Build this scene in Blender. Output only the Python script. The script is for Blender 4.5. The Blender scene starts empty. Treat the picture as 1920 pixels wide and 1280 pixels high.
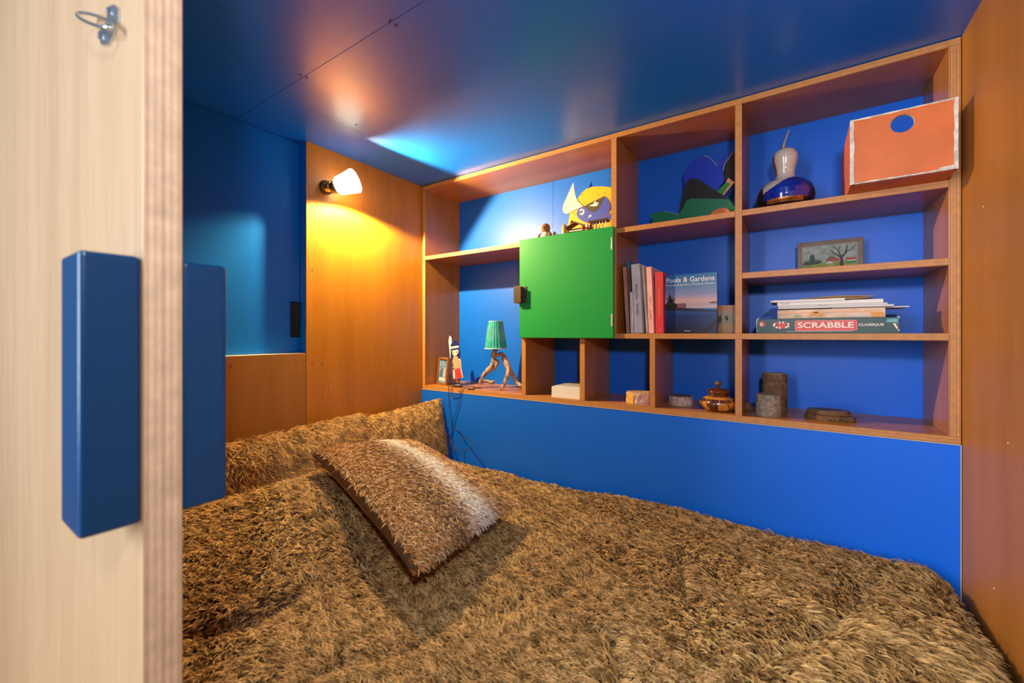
import bpy, bmesh, math, random
import numpy as np
from mathutils import Vector, Matrix
C = bpy.context.scene.collection
PI = math.pi
# ------------------------------------------------------------------ camera, light, exposure
CZ = 1.2                                            # eye height above the world zero
FPX, YAW, HOR = 785.0, math.radians(34.126), 626.0
SN, CS = math.sin(YAW), math.cos(YAW)
cam = bpy.data.cameras.new('camera'); cam_o = bpy.data.objects.new('camera', cam); C.objects.link(cam_o)
cam.sensor_width = 36.0; cam.lens = FPX / 1920 * 36; cam.shift_y = -(640 - HOR) / 1920
cam.clip_start = 0.02
cam_o.location = (0, 0, CZ); cam_o.rotation_euler = (PI / 2, 0, YAW)
cam.dof.use_dof = True; cam.dof.focus_distance = 1.55; cam.dof.aperture_fstop = 4.0
bpy.context.scene.camera = cam_o
sc = bpy.context.scene
sc.view_settings.view_transform = 'Standard'; sc.view_settings.look = 'None'
sc.view_settings.gamma = 1; sc.view_settings.use_curve_mapping = False
sc.view_settings.exposure = 0.0
world = bpy.data.worlds.new('world'); sc.world = world; world.use_nodes = True
world.node_tree.nodes['Background'].inputs[0].default_value = (0.80, 0.86, 1.0, 1)
world.node_tree.nodes['Background'].inputs[1].default_value = 0.08

def area(name, loc, target, size, power, color, size_y=None):
    l = bpy.data.lights.new(name, 'AREA'); l.energy = power; l.color = color; l.size = size
    if size_y: l.shape = 'RECTANGLE'; l.size_y = size_y
    o = bpy.data.objects.new(name, l); C.objects.link(o); o.location = loc
    o.rotation_euler = (Vector(target) - Vector(loc)).to_track_quat('-Z', 'Y').to_euler()
    return o
# lamp of the room outside, just beside the opening, and the daylight further back
area('outer_room_lamp', (0.18, -0.17, CZ + 0.40), (-0.35, 1.6, CZ - 0.1), 0.10, 10.0, (0.95, 0.96, 1.0))
area('outer_room_window', (-1.1, -1.6, CZ + 0.35), (-0.15, 0.7, CZ - 0.45), 0.9, 84.0, (0.74, 0.86, 1.0), 1.5)

# ------------------------------------------------------------------ helpers
def W(x, y, Y=None, X=None):                        # the point seen at a spot of the photograph, on a plane of the room
    u = (x - 960) / FPX; dx, dy, dz = -SN + CS * u, CS + SN * u, (HOR - y) / FPX
    t = Y / dy if Y is not None else X / dx
    return Vector((dx * t, dy * t, CZ + dz * t))
def WZ(x, y, z):
    u = (x - 960) / FPX; dx, dy, dz = -SN + CS * u, CS + SN * u, (HOR - y) / FPX
    t = (z - CZ) / dz
    return Vector((dx * t, dy * t, z))

MATS = {}
def nodes_of(name):
    m = bpy.data.materials.new(name); m.use_nodes = True
    nt = m.node_tree; return m, nt, nt.nodes['Principled BSDF']
def mat(name, col, rough=0.5, metal=0.0, spec=0.5, var=0.0, bump=0.0, scale=60, emit=0, coat=0, stretch=(1, 1, 1)):
    if name in MATS: return MATS[name]
    m, nt, b = nodes_of(name)
    b.inputs['Base Color'].default_value = (*col, 1); b.inputs['Roughness'].default_value = rough
    b.inputs['Metallic'].default_value = metal; b.inputs['Specular IOR Level'].default_value = spec
    b.inputs['Coat Weight'].default_value = coat; b.inputs['Coat Roughness'].default_value = 0.16 if coat < 1 else 0.05
    if emit: b.inputs['Emission Color'].default_value = (*col, 1); b.inputs['Emission Strength'].default_value = emit
    if var or bump:
        tc = nt.nodes.new('ShaderNodeTexCoord'); mp = nt.nodes.new('ShaderNodeMapping')
        mp.inputs['Scale'].default_value = stretch
        nt.links.new(tc.outputs['Object'], mp.inputs[0])
        n = nt.nodes.new('ShaderNodeTexNoise'); n.inputs['Scale'].default_value = scale; n.inputs['Detail'].default_value = 6
        nt.links.new(mp.outputs[0], n.inputs['Vector'])
        if var:
            r = nt.nodes.new('ShaderNodeValToRGB')
            r.color_ramp.elements[0].position = 0.3; r.color_ramp.elements[1].position = 0.7
            r.color_ramp.elements[0].color = (*[c * (1 - var) for c in col], 1)
            r.color_ramp.elements[1].color = (*[min(1, c * (1 + var)) for c in col], 1)
            nt.links.new(n.outputs['Fac'], r.inputs[0]); nt.links.new(r.outputs[0], b.inputs['Base Color'])
        if bump:
            bp = nt.nodes.new('ShaderNodeBump'); bp.inputs['Strength'].default_value = bump; bp.inputs['Distance'].default_value = 0.002
            nt.links.new(n.outputs['Fac'], bp.inputs['Height']); nt.links.new(bp.outputs[0], b.inputs['Normal'])
    MATS[name] = m; return m
def wood(name, c1, c2, axis, rough=0.38, spec=0.5, fine=1.0, coat=0.0):      # grain runs along axis
    if name in MATS: return MATS[name]
    m, nt, b = nodes_of(name)
    tc = nt.nodes.new('ShaderNodeTexCoord')
    def noise(s_across, s_along, detail):
        mp = nt.nodes.new('ShaderNodeMapping'); s = [s_across] * 3; s[axis] = s_along
        mp.inputs['Scale'].default_value = s; nt.links.new(tc.outputs['Object'], mp.inputs[0])
        n = nt.nodes.new('ShaderNodeTexNoise'); n.inputs['Scale'].default_value = 1; n.inputs['Detail'].default_value = detail
        n.inputs['Roughness'].default_value = 0.6
        nt.links.new(mp.outputs[0], n.inputs['Vector']); return n
    n1 = noise(9 * fine, 0.9 * fine, 5); n2 = noise(160 * fine, 7 * fine, 3)
    mx = nt.nodes.new('ShaderNodeMath'); mx.operation = 'MULTIPLY_ADD'
    mx.inputs[1].default_value = 0.35
    nt.links.new(n2.outputs['Fac'], mx.inputs[0])
    m2 = nt.nodes.new('ShaderNodeMath'); m2.operation = 'MULTIPLY'; m2.inputs[1].default_value = 0.65
    nt.links.new(n1.outputs['Fac'], m2.inputs[0]); nt.links.new(m2.outputs[0], mx.inputs[2])
    r = nt.nodes.new('ShaderNodeValToRGB'); r.color_ramp.elements[0].position = 0.36; r.color_ramp.elements[1].position = 0.64
    r.color_ramp.elements[0].color = (*c1, 1); r.color_ramp.elements[1].color = (*c2, 1)
    nt.links.new(mx.outputs[0], r.inputs[0]); nt.links.new(r.outputs[0], b.inputs['Base Color'])
    b.inputs['Roughness'].default_value = rough; b.inputs['Specular IOR Level'].default_value = spec
    b.inputs['Coat Weight'].default_value = coat; b.inputs['Coat Roughness'].default_value = 0.25
    MATS[name] = m; return m
def ply(name, axis, cols, n=7):                      # glued layers seen on the edge of a board, across axis
    if name in MATS: return MATS[name]
    m, nt, b = nodes_of(name)
    tc = nt.nodes.new('ShaderNodeTexCoord'); sp = nt.nodes.new('ShaderNodeSeparateXYZ')
    nt.links.new(tc.outputs['Generated'], sp.inputs[0])
    r = nt.nodes.new('ShaderNodeValToRGB'); r.color_ramp.interpolation = 'LINEAR'
    el = r.color_ramp.elements
    for i in range(n):
        e = el[i] if i < 2 else el.new(0.5)
    for i in range(n):
        el[i].position = i / (n - 1); el[i].color = (*cols[i % len(cols)], 1)
    nt.links.new(sp.outputs[axis], r.inputs[0])
    mp = nt.nodes.new('ShaderNodeMapping'); mp.inputs['Scale'].default_value = (60, 60, 60)
    nt.links.new(tc.outputs['Object'], mp.inputs[0])
    ns = nt.nodes.new('ShaderNodeTexNoise'); ns.inputs['Scale'].default_value = 1
    nt.links.new(mp.outputs[0], ns.inputs['Vector'])
    mr = nt.nodes.new('ShaderNodeMapRange'); mr.inputs['To Min'].default_value = 0.7; mr.inputs['To Max'].default_value = 1.25
    nt.links.new(ns.outputs['Fac'], mr.inputs[0])
    mx = nt.nodes.new('ShaderNodeMix'); mx.data_type = 'RGBA'; mx.blend_type = 'MULTIPLY'; mx.inputs[0].default_value = 1
    nt.links.new(r.outputs[0], mx.inputs[6]); nt.links.new(mr.outputs[0], mx.inputs[7])
    nt.links.new(mx.outputs[2], b.inputs['Base Color']); b.inputs['Roughness'].default_value = 0.5
    MATS[name] = m; return m
def ramp_z(name, stops, axis=2, rough=0.35):
    if name in MATS: return MATS[name]
    m, nt, b = nodes_of(name)
    tc = nt.nodes.new('ShaderNodeTexCoord'); sp = nt.nodes.new('ShaderNodeSeparateXYZ')
    nt.links.new(tc.outputs['Generated'], sp.inputs[0]); r = nt.nodes.new('ShaderNodeValToRGB')
    el = r.color_ramp.elements
    for i in range(len(stops)):
        if i >= 2: el.new(0.5)
    for i, (p, c) in enumerate(stops): el[i].position = p; el[i].color = (*c, 1)
    nt.links.new(sp.outputs[axis], r.inputs[0]); nt.links.new(r.outputs[0], b.inputs['Base Color'])
    b.inputs['Roughness'].default_value = rough; MATS[name] = m; return m

def tag(o, label=None, cat=None, group=None, kind=None):
    if label: o['label'] = label
    if cat: o['category'] = cat
    if group: o['group'] = group
    if kind: o['kind'] = kind
    return o
def empty(name, loc=(0, 0, 0), rz=0, label=None, cat=None, group=None):
    o = bpy.data.objects.new(name, None); C.objects.link(o); o.location = loc; o.rotation_euler = (0, 0, rz)
    o.empty_display_size = 0.02
    return tag(o, label, cat, group)
def mesh(name, bm, mats, parent=None, smooth=False, local=False, loc=None):
    if not isinstance(mats, (list, tuple)): mats = [mats]
    me = bpy.data.meshes.new(name); bmesh.ops.recalc_face_normals(bm, faces=bm.faces); bm.to_mesh(me); bm.free()
    for m in mats: me.materials.append(m)
    if smooth:
        for p in me.polygons: p.use_smooth = True
    o = bpy.data.objects.new(name, me); C.objects.link(o)
    if loc is not None: o.location = loc
    if parent is not None:
        o.parent = parent
        if not local:
            bpy.context.view_layer.update()
            o.matrix_parent_inverse = parent.matrix_world.inverted()
    return o
def box(bm, a, b, bev=0.0, mi=0, fm=None, seg=2):     # fm: {direction: material index}
    vs = [bm.verts.new((x, y, z)) for x in (a[0], b[0]) for y in (a[1], b[1]) for z in (a[2], b[2])]
    F = {'-x': (0, 1, 3, 2), '+x': (4, 6, 7, 5), '-y': (0, 4, 5, 1), '+y': (2, 3, 7, 6), '-z': (0, 2, 6, 4), '+z': (1, 5, 7, 3)}
    fs = []
    for k, f in F.items():
        fc = bm.faces.new([vs[i] for i in f]); fc.material_index = (fm or {}).get(k, mi); fs.append(fc)
    if bev:
        es = set(e for f in fs for e in f.edges)
        bmesh.ops.bevel(bm, geom=list(es), offset=bev, segments=seg, affect='EDGES', profile=0.5)
    return vs
def prism(bm, pts, d, mi=0):                         # pts: closed outline of 3-D points, pushed back by the vector d
    d = Vector(d); A = [bm.verts.new(p) for p in pts]; B = [bm.verts.new(Vector(p) + d) for p in pts]
    n = len(pts); fs = [bm.faces.new(A), bm.faces.new(B[::-1])]
    for i in range(n): fs.append(bm.faces.new((A[i], B[i], B[(i + 1) % n], A[(i + 1) % n])))
    for f in fs: f.material_index = mi
def lathe(bm, prof, seg=24, org=(0, 0, 0), axis='z', mi=0, wob=None, cap=True):
    org = Vector(org); rings = []
    for k, (r, h) in enumerate(prof):
        ring = []
        for i in range(seg):
            a = 2 * PI * i / seg; rr = r * (wob(a, k) if wob else 1)
            p = Vector((rr * math.cos(a), rr * math.sin(a), h))
            if axis == 'x': p = Vector((p.z, p.x, p.y))
            elif axis == 'y': p = Vector((p.x, p.z, p.y))
            elif axis != 'z': p = axis @ p
            ring.append(bm.verts.new(org + p))
        rings.append(ring)
    for k in range(len(rings) - 1):
        for i in range(seg):
            f = bm.faces.new((rings[k][i], rings[k][(i + 1) % seg], rings[k + 1][(i + 1) % seg], rings[k + 1][i]))
            f.material_index = mi
    if cap:
        for r in (rings[0], rings[-1]):
            try: bm.faces.new(r).material_index = mi
            except ValueError: pass
    return rings
def tube(bm, pts, rad, seg=8, mi=0, wob=0, seed=1):
    rnd = random.Random(seed); pts = [Vector(p) for p in pts]; rings = []
    if not isinstance(rad, (list, tuple)): rad = [rad] * len(pts)
    up = Vector((0.13, 0.21, 0.97))
    for k, p in enumerate(pts):
        t = (pts[min(k + 1, len(pts) - 1)] - pts[max(k - 1, 0)]).normalized()
        s = t.cross(up); s = s.normalized() if s.length > 1e-4 else Vector((1, 0, 0)); q = s.cross(t)
        rings.append([bm.verts.new(p + (s * math.cos(2 * PI * i / seg) + q * math.sin(2 * PI * i / seg)) * rad[k] * (1 + wob * rnd.uniform(-1, 1))) for i in range(seg)])
    for k in range(len(rings) - 1):
        for i in range(seg):
            bm.faces.new((rings[k][i], rings[k][(i + 1) % seg], rings[k + 1][(i + 1) % seg], rings[k + 1][i])).material_index = mi
    bm.faces.new(rings[0]); bm.faces.new(rings[-1][::-1])
def smooth_path(pts, n=6):
    pts = [Vector(p) for p in pts]; P = [pts[0]] + pts + [pts[-1]]; out = []
    for i in range(1, len(P) - 2):
        for k in range(n):
            t = k / n; a, b, c, d = P[i - 1], P[i], P[i + 1], P[i + 2]
            out.append(0.5 * ((2 * b) + (c - a) * t + (2 * a - 5 * b + 4 * c - d) * t * t + (3 * b - a - 3 * c + d) * t ** 3))
    out.append(pts[-1]); return out
def NB(): return bmesh.new()
def text(s, parent, org, width, height, material, roll=0.0, rotz=0.0, name='lettering', bold=0.0):
    cu = bpy.data.curves.new(name, 'FONT'); cu.body = s; cu.size = 1; cu.align_x = 'CENTER'; cu.align_y = 'CENTER'
    cu.extrude = 0.0; cu.offset = bold; cu.resolution_u = 3
    o = bpy.data.objects.new(name, cu); C.objects.link(o); cu.materials.append(material)
    bpy.context.view_layer.update(); d = o.dimensions
    sx, sy = width / max(d.x, 1e-3), height / max(d.y, 1e-3)
    me = bpy.data.meshes.new_from_object(o); bpy.data.objects.remove(o); o = bpy.data.objects.new(name, me); C.objects.link(o)
    M = Matrix.Translation(org) @ Matrix.Rotation(rotz, 4, 'Z') @ Matrix.Rotation(PI / 2, 4, 'X') @ Matrix.Rotation(roll, 4, 'Z') @ Matrix.Diagonal((sx, sy, 1, 1))
    o.matrix_world = M
    if parent is not None:
        bpy.context.view_layer.update(); o.parent = parent; o.matrix_parent_inverse = parent.matrix_world.inverted(); o.matrix_world = M
    return o
def plate(name, px, Y, th, material, parent, clampz=None, clampx=None):
    bm = NB(); pts = []
    for x, y in px:
        p = W(x, y, Y=Y)
        if clampz is not None: p.z = max(p.z, clampz)
        if clampx is not None: p.x = min(p.x, clampx)
        pts.append(p)
    prism(bm, pts, (0, th, 0)); return mesh(name, bm, material, parent)

# ------------------------------------------------------------------ materials
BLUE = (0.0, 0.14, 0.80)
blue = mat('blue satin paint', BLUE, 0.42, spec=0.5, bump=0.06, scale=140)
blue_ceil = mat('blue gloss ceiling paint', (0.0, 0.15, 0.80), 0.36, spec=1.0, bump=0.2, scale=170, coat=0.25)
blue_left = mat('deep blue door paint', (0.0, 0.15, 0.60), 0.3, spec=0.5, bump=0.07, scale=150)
W1, W2 = (0.33, 0.115, 0.016), (0.50, 0.19, 0.032)
woodV = wood('amber plywood upright grain', W1, W2, 2, 0.33)
woodX = wood('amber plywood lengthwise grain', W1, W2, 0, 0.33)
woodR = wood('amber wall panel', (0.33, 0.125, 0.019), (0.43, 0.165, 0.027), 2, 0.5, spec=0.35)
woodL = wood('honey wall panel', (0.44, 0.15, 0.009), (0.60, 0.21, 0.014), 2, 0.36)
pe = [(0.62, 0.30, 0.10), (0.34, 0.12, 0.03), (0.66, 0.32, 0.11), (0.40, 0.15, 0.04)]
plyX, plyZ = ply('plywood edge layers across', 0, pe, 9), ply('plywood edge layers upright', 2, pe, 9)
beech = wood('pale beech door veneer', (0.43, 0.27, 0.145), (0.53, 0.35, 0.20), 2, 0.45, fine=0.8)
beech_edge = ply('pale door plywood edge', 1, [(0.86, 0.62, 0.42), (0.62, 0.40, 0.23), (0.88, 0.64, 0.44), (0.70, 0.47, 0.28)], 11)
pale = mat('raw panel edge', (0.62, 0.55, 0.45), 0.6)
steel_blue = mat('dark blue powder coat', (0.003, 0.05, 0.15), 0.3, spec=0.5, bump=0.04, scale=200)
zinc = mat('zinc plated steel', (0.62, 0.68, 0.74), 0.28, metal=1.0)
black = mat('black plastic', (0.012, 0.012, 0.014), 0.4)
bronze = mat('dark bronze metal', (0.10, 0.075, 0.05), 0.4, metal=0.6)
white = mat('white paint', (0.80, 0.76, 0.72), 0.5)
brass = mat('polished brass', (0.78, 0.50, 0.14), 0.25, metal=1.0)

# ------------------------------------------------------------------ setting
XL, XR, YF, YB, ZC = -1.671, 0.368, 1.60, 1.878, CZ + 0.797
RY = 0.953                                          # where the wooden panel of the left wall begins
SILL = CZ - 0.0785
ZF = 0.33
bm = NB(); box(bm, (-3.2, -2.6, ZF - 0.04), (1.4, 2.0, ZF)); tag(mesh('floor', bm, woodX), kind='structure')
bm = NB(); box(bm, (-1.95, 0.199, ZC + 0.012), (0.6, 2.0, ZC + 0.06)); ceil = tag(mesh('ceiling', bm, blue_ceil), kind='structure')
SY = 0.712
for a, b in (((-1.9, 0.199), (0.5, SY - 0.0006)), ((-1.9, SY + 0.0006), (0.5, 1.95))):
    bm = NB(); box(bm, (a[0], a[1], ZC), (b[0], b[1], ZC + 0.012), bev=0.0004, seg=1); mesh('panel', bm, blue_ceil, ceil)
dark_screw = mat('dark screw head', (0.03, 0.035, 0.05), 0.4, metal=0.7)
for x, y in ((563, 139), (575, 145), (731, 39), (742, 47), (668, 233)):
    p = WZ(x, y, ZC); bm = NB(); lathe(bm, [(0.0035, -0.0014), (0.003, -0.0018), (0.001, -0.0012)], 10, p); mesh('screw', bm, dark_screw, ceil)
bm = NB()
cr = [WZ(x, y, ZC) for x, y in ((553, 196), (590, 208), (622, 224), (650, 238), (672, 246), (690, 262), (706, 282), (716, 296), (735, 305))]
tube(bm, [p + Vector((random.Random(i).uniform(-.002, .002), 0, 0)) for i, p in enumerate(smooth_path(cr, 3))], 0.0005, 5)
mesh('paint_crack', bm, mat('cracked paint line', (0.10, 0.22, 0.36), 0.5), ceil)
# left wall: timber panels with a recessed blue sliding door
bm = NB(); box(bm, (XL - 0.09, 0.199, ZF), (XL - 0.075, 1.95, ZC)); wl = tag(mesh('wall_left', bm, woodL), kind='structure')
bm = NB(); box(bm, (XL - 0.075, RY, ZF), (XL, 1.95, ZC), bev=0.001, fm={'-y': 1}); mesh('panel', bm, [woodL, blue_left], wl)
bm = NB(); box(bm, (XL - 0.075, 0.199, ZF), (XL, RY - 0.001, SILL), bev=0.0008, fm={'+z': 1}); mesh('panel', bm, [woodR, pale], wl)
bm = NB(); box(bm, (XL - 0.0005, RY - 0.0012, CZ - 0.5), (XL + 0.0004, RY, SILL)); mesh('joint', bm, mat('dark joint', (0.12, 0.05, 0.015), 0.7), wl)
for x, y in ((435, 683), (586, 505), (586, 678), (755, 675), (604, 680)):
    p = W(x, y, X=XL); bm = NB(); lathe(bm, [(0.003, 0), (0.0026, 0.001), (0.0008, 0.0006)], 10, p, axis='x'); mesh('screw', bm, mat('filled screw hole', (0.22, 0.09, 0.03), 0.6), wl)
RX = XL - 0.05
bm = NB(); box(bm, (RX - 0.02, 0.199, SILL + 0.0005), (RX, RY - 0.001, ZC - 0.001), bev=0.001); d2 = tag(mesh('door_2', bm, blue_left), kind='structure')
a, b = W(545, 565, X=RX + 0.004), W(562, 632, X=RX + 0.004)
bm = NB(); box(bm, (RX - 0.0, a.y, b.z), (RX + 0.008, b.y, a.z), bev=0.004, seg=3); box(bm, (RX + 0.0075, a.y + 0.006, b.z + 0.012), (RX + 0.0085, b.y - 0.006, a.z - 0.012))
mesh('handle', bm, mat('black pull recess', (0.006, 0.006, 0.008), 0.3), d2)
# right wall
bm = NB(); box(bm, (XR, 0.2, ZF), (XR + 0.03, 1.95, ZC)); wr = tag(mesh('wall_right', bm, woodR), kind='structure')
for x, y in ((1844, 387), (1864, 1103), (1890, 830)):
    p = W(x, y, X=XR); bm = NB(); lathe(bm, [(0.0022, 0), (0.0018, -0.0008), (0.0006, -0.0006)], 8, p, axis='x'); mesh('screw', bm, mat('pale screw filler', (0.6, 0.45, 0.3), 0.6), wr)
# far wall below the shelves, slightly proud of the shelf front
bm = NB(); box(bm, (-1.69, YB + 0.016, ZF), (XR + 0.03, YB + 0.04, ZC)); tag(mesh('wall_back', bm, blue), kind='structure')
bm = NB(); box(bm, (XL + 0.001, YF - 0.002, ZF), (XR - 0.002, YF + 0.016, CZ - 0.2965), fm={'+z': 1, '-x': 1, '+x': 1}); box(bm, (XL + 0.001, YF - 0.0035, CZ - 0.2978), (XR - 0.0018, YF - 0.0015, CZ - 0.2962), mi=1)
box(bm, (XR - 0.0035, YF - 0.003, ZF), (XR - 0.0018, YF - 0.0015, CZ - 0.2962), mi=1)
tag(mesh('trim_1', bm, [blue, pale]), kind='structure')
# front wall with the opening the photograph is taken through
bm = NB(); box(bm, (-3.2, 0.168, ZF), (-0.66, 0.198, ZC + 0.06)); box(bm, (0.30, 0.168, ZF), (1.4, 0.198, ZC + 0.06)); box(bm, (-0.659, 0.168, ZF), (0.299, 0.198, ZF + 0.14))
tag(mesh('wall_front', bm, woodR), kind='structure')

# ------------------------------------------------------------------ sliding door in the foreground
DX, DY0, DY1 = -0.49, 0.1265, 0.1565
bm = NB(); box(bm, (DX - 0.95, DY0, ZF + 0.01), (DX, DY1, ZC - 0.01), bev=0.0012, fm={'+x': 1}); dr = tag(mesh('door_1', bm, [beech, beech_edge]), kind='structure')
def pull(y0, y1, inner):
    x1, x0 = DX - 0.0035, DX - 0.068; z0, z1, t = CZ - 0.1725, CZ + 0.0707, 0.003
    yo = y0 if not inner else y1
    bm = NB()
    box(bm, (x0, min(y0, y1), z0), (x1, max(y0, y1), z1), bev=0.0042, seg=4)
    return mesh('handle', bm, steel_blue, dr)
h = pull(0.0856, DY0, False); h['label'] = 'dark blue box handle on the outer face'
h = pull(DY1, 0.196, True); h['label'] = 'dark blue box handle on the inner face'
# ring plate near the top of the door
hp = W(207, 47, Y=DY0)
bm = NB()
prism(bm, [W(x, y, Y=DY0 - 0.002) for x, y in ((203, 12), (214, 8), (221, 16), (221, 40), (212, 66), (203, 83), (190, 84), (185, 70), (184, 60), (200, 40), (200, 22))], (0, 0.002, 0))
rp = mesh('hook_plate', bm, zinc, dr)
bm = NB(); pts = []; yr = DY0 - 0.012; c = W(176, 37, Y=yr); e1 = W(152, 24, Y=yr) - c; e2 = W(170, 44, Y=yr) - c + Vector((0, -0.006, 0))
for i in range(25):
    a = PI * 2 * i / 24; pts.append(c + e1 * math.cos(a) + e2 * math.sin(a))
tube(bm, pts, 0.0016, 8); mesh('ring', bm, zinc, rp, smooth=True)
for x, y in ((210, 24), (194, 70)):
    bm = NB(); lathe(bm, [(0.0032, -0.0035), (0.0025, -0.0045), (0.0006, -0.004)], 12, W(x, y, Y=DY0), axis='y'); mesh('screw', bm, zinc, rp)

# ------------------------------------------------------------------ shelf unit
sh = empty('shelf_unit', (-0.65, 1.74, CZ - 0.296), label='wide built-in amber plywood shelf unit with blue back filling the far wall', cat='shelf')
T = 0.020
xo0, xo1 = XL + 0.002, XR - 0.002
zt, z4, z2, z0, zb = CZ + 0.795, CZ + 0.417, CZ + 0.206, CZ + 0.002, CZ - 0.276
def hboard(name, x0, x1, ztop):
    bm = NB(); box(bm, (x0, YF, ztop - T), (x1, YB, ztop), bev=0.0006, seg=1, fm={'-y': 1}); return mesh(name, bm, [woodX, plyZ], sh)
def vboard(name, x0, x1, za, zb_):
    bm = NB(); box(bm, (x0, YF, za), (x1, YB, zb_), bev=0.0006, seg=1, fm={'-y': 1}); return mesh(name, bm, [woodV, plyX], sh)
hboard('top_board', xo0, xo1, zt); hboard('bottom_board', xo0, xo1, zb)
vboard('side_panel', xo0, -1.6486, zb, zt - T); vboard('side_panel', 0.3427, xo1, zb, zt - T)
X_a, X_b, X_m, X_k, X_r = (-1.0316, -1.0095), (-0.7439, -0.7215), (-0.6077, -0.5857), (-0.4567, -0.4365), (-0.1705, -0.1495)
vboard('divider', X_m[0], X_m[1], z0, zt - T); vboard('divider', X_r[0], X_r[1], z0, zt - T)
vboard('divider', X_a[0], X_a[1], zb, z0 - T); vboard('divider', X_b[0], X_b[1], zb, z0 - T)
vboard('divider', X_k[0], X_k[1], zb, z0 - T); vboard('divider', X_r[0], X_r[1], zb, z0 - T)
vboard('divider', X_a[0], X_a[1], z0, z4 - T)
hboard('shelf_board', -1.6486, X_m[0], z4); hboard('shelf_board', X_m[1], X_r[0], z4); hboard('shelf_board', X_r[1], 0.3427, z4)
hboard('shelf_board', X_r[1], 0.3427, z2); hboard('shelf_board', X_a[0], 0.3427, z0)
sx = W(1037, 400, Y=YB).x
for a, b in ((xo0, sx - 0.0008), (sx + 0.0008, xo1)):
    bm = NB(); box(bm, (a, YB, zb - T), (b, YB + 0.012, zt)); o = mesh('back_panel', bm, blue, sh); o['label'] = 'bright blue painted back panel'
for x, y in ((1476, 475), (1482, 474), (1478, 676), (1485, 678), (1414, 572)):
    bm = NB(); lathe(bm, [(0.002, 0.0), (0.0016, -0.0006)], 8, W(x, y, Y=YB), axis='y'); mesh('screw', bm, black, sh)
for x, y in ((1727, 106), (1742, 386), (1748, 450)):
    pass
# green cabinet door
gm = mat('bright green paint', (0.008, 0.31, 0.06), 0.42, spec=0.4, bump=0.03, scale=200)
bm = NB(); box(bm, (-1.0316, YF - 0.018, CZ - 0.0165), (-0.593, YF - 0.001, CZ + 0.4235), bev=0.0012); gd = mesh('door', bm, gm, sh); gd['label'] = 'bright green painted door'
def PY(x, y, Y): return W(x, y, Y=Y)
yd = YF - 0.018
a, b = PY(976, 522, yd - 0.012), PY(994, 556, yd - 0.012)
bm = NB()
box(bm, (-1.046, yd - 0.026, CZ + 0.139), (-1.008, yd - 0.0225, CZ + 0.213), bev=0.001)
box(bm, (-1.046, yd - 0.024, CZ + 0.139), (-1.0425, yd + 0.017, CZ + 0.213), bev=0.001)
box(bm, (-1.0316, yd - 0.003, CZ + 0.139), (-0.9925, yd, CZ + 0.213), bev=0.001)
box(bm, (-1.012, yd - 0.024, CZ + 0.142), (-1.0085, yd, CZ + 0.210), bev=0.001)
lt = mesh('latch', bm, bronze, gd); lt['label'] = 'dark metal corner latch'
for z in (CZ + 0.150, CZ + 0.20):
    bm = NB(); lathe(bm, [(0.0028, -0.003), (0.0022, -0.0042), (0.0005, -0.0038)], 10, (-0.999, yd, z), axis='y'); mesh('screw', bm, zinc, lt)
for zc in (CZ + 0.355, CZ + 0.055):
    bm = NB(); lathe(bm, [(0.0032, -0.024), (0.0032, 0.024)], 10, (-0.5975, yd - 0.0012, zc))
    hg = mesh('hinge', bm, mat('bright nickel', (0.85, 0.84, 0.80), 0.35, metal=.4), gd)
    for dz in (-0.016, 0.016):
        bm = NB(); lathe(bm, [(0.0026, -0.0012), (0.002, -0.0022)], 8, (-0.607, yd, zc + dz), axis='y'); mesh('screw', bm, zinc, hg)

# ------------------------------------------------------------------ wall lamp with its light
lamp = empty('wall_lamp', (XL, 1.045, CZ + 0.63), label='small wall lamp with glowing white glass shade and ribbed brass collar', cat='lamp')
L0 = Vector((XL, 1.040, CZ + 0.628))
bm = NB(); lathe(bm, [(0.030, 0), (0.030, 0.006), (0.024, 0.012), (0.012, 0.013)], 28, L0, axis='x'); mesh('wall_plate', bm, bronze, lamp, smooth=True)
bm = NB(); prof = []
for i in range(4):
    h0 = 0.010 + i * 0.009; prof += [(0.017, h0), (0.021, h0 + 0.002), (0.021, h0 + 0.005), (0.017, h0 + 0.0075)]
lathe(bm, prof, 28, L0, axis='x'); mesh('collar', bm, brass, lamp, smooth=True)
ax = Vector((0.60, 0.52, 0.30)).normalized(); rot = ax.to_track_quat('Z', 'Y').to_matrix()
S0 = L0 + Vector((0.052, 0.012, -0.004))
bm = NB(); lathe(bm, [(0.020, -0.022), (0.024, -0.010), (0.027, -0.002), (0.010, 0.0)], 24, S0, axis=rot); mesh('socket', bm, bronze, lamp, smooth=True)
glow = mat('lit frosted glass', (1.0, 0.86, 0.56), 0.3, emit=6.5)
bm = NB(); lathe(bm, [(0.016, 0.0), (0.030, 0.001), (0.040, 0.012), (0.044, 0.040), (0.053, 0.082), (0.052, 0.092), (0.038, 0.100), (0.004, 0.104)], 6, S0, axis=rot)
bmesh.ops.bevel(bm, geom=list(bm.edges), offset=0.003, segments=2, affect='EDGES'); mesh('shade', bm, glow, lamp, smooth=True)
sp = bpy.data.lights.new('lamp_light', 'SPOT'); sp.energy = 110; sp.color = (1.0, 0.73, 0.34); sp.spot_size = math.radians(174); sp.spot_blend = 0.12; sp.shadow_soft_size = 0.010
so = bpy.data.objects.new('lamp_light', sp); C.objects.link(so); so.location = (XL + 0.062, 1.142, CZ + 0.640)
so.rotation_euler = Vector((0.75, 0.0, -0.66)).to_track_quat('-Z', 'Y').to_euler()
so.parent = lamp; bpy.context.view_layer.update(); so.matrix_parent_inverse = lamp.matrix_world.inverted()

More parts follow.
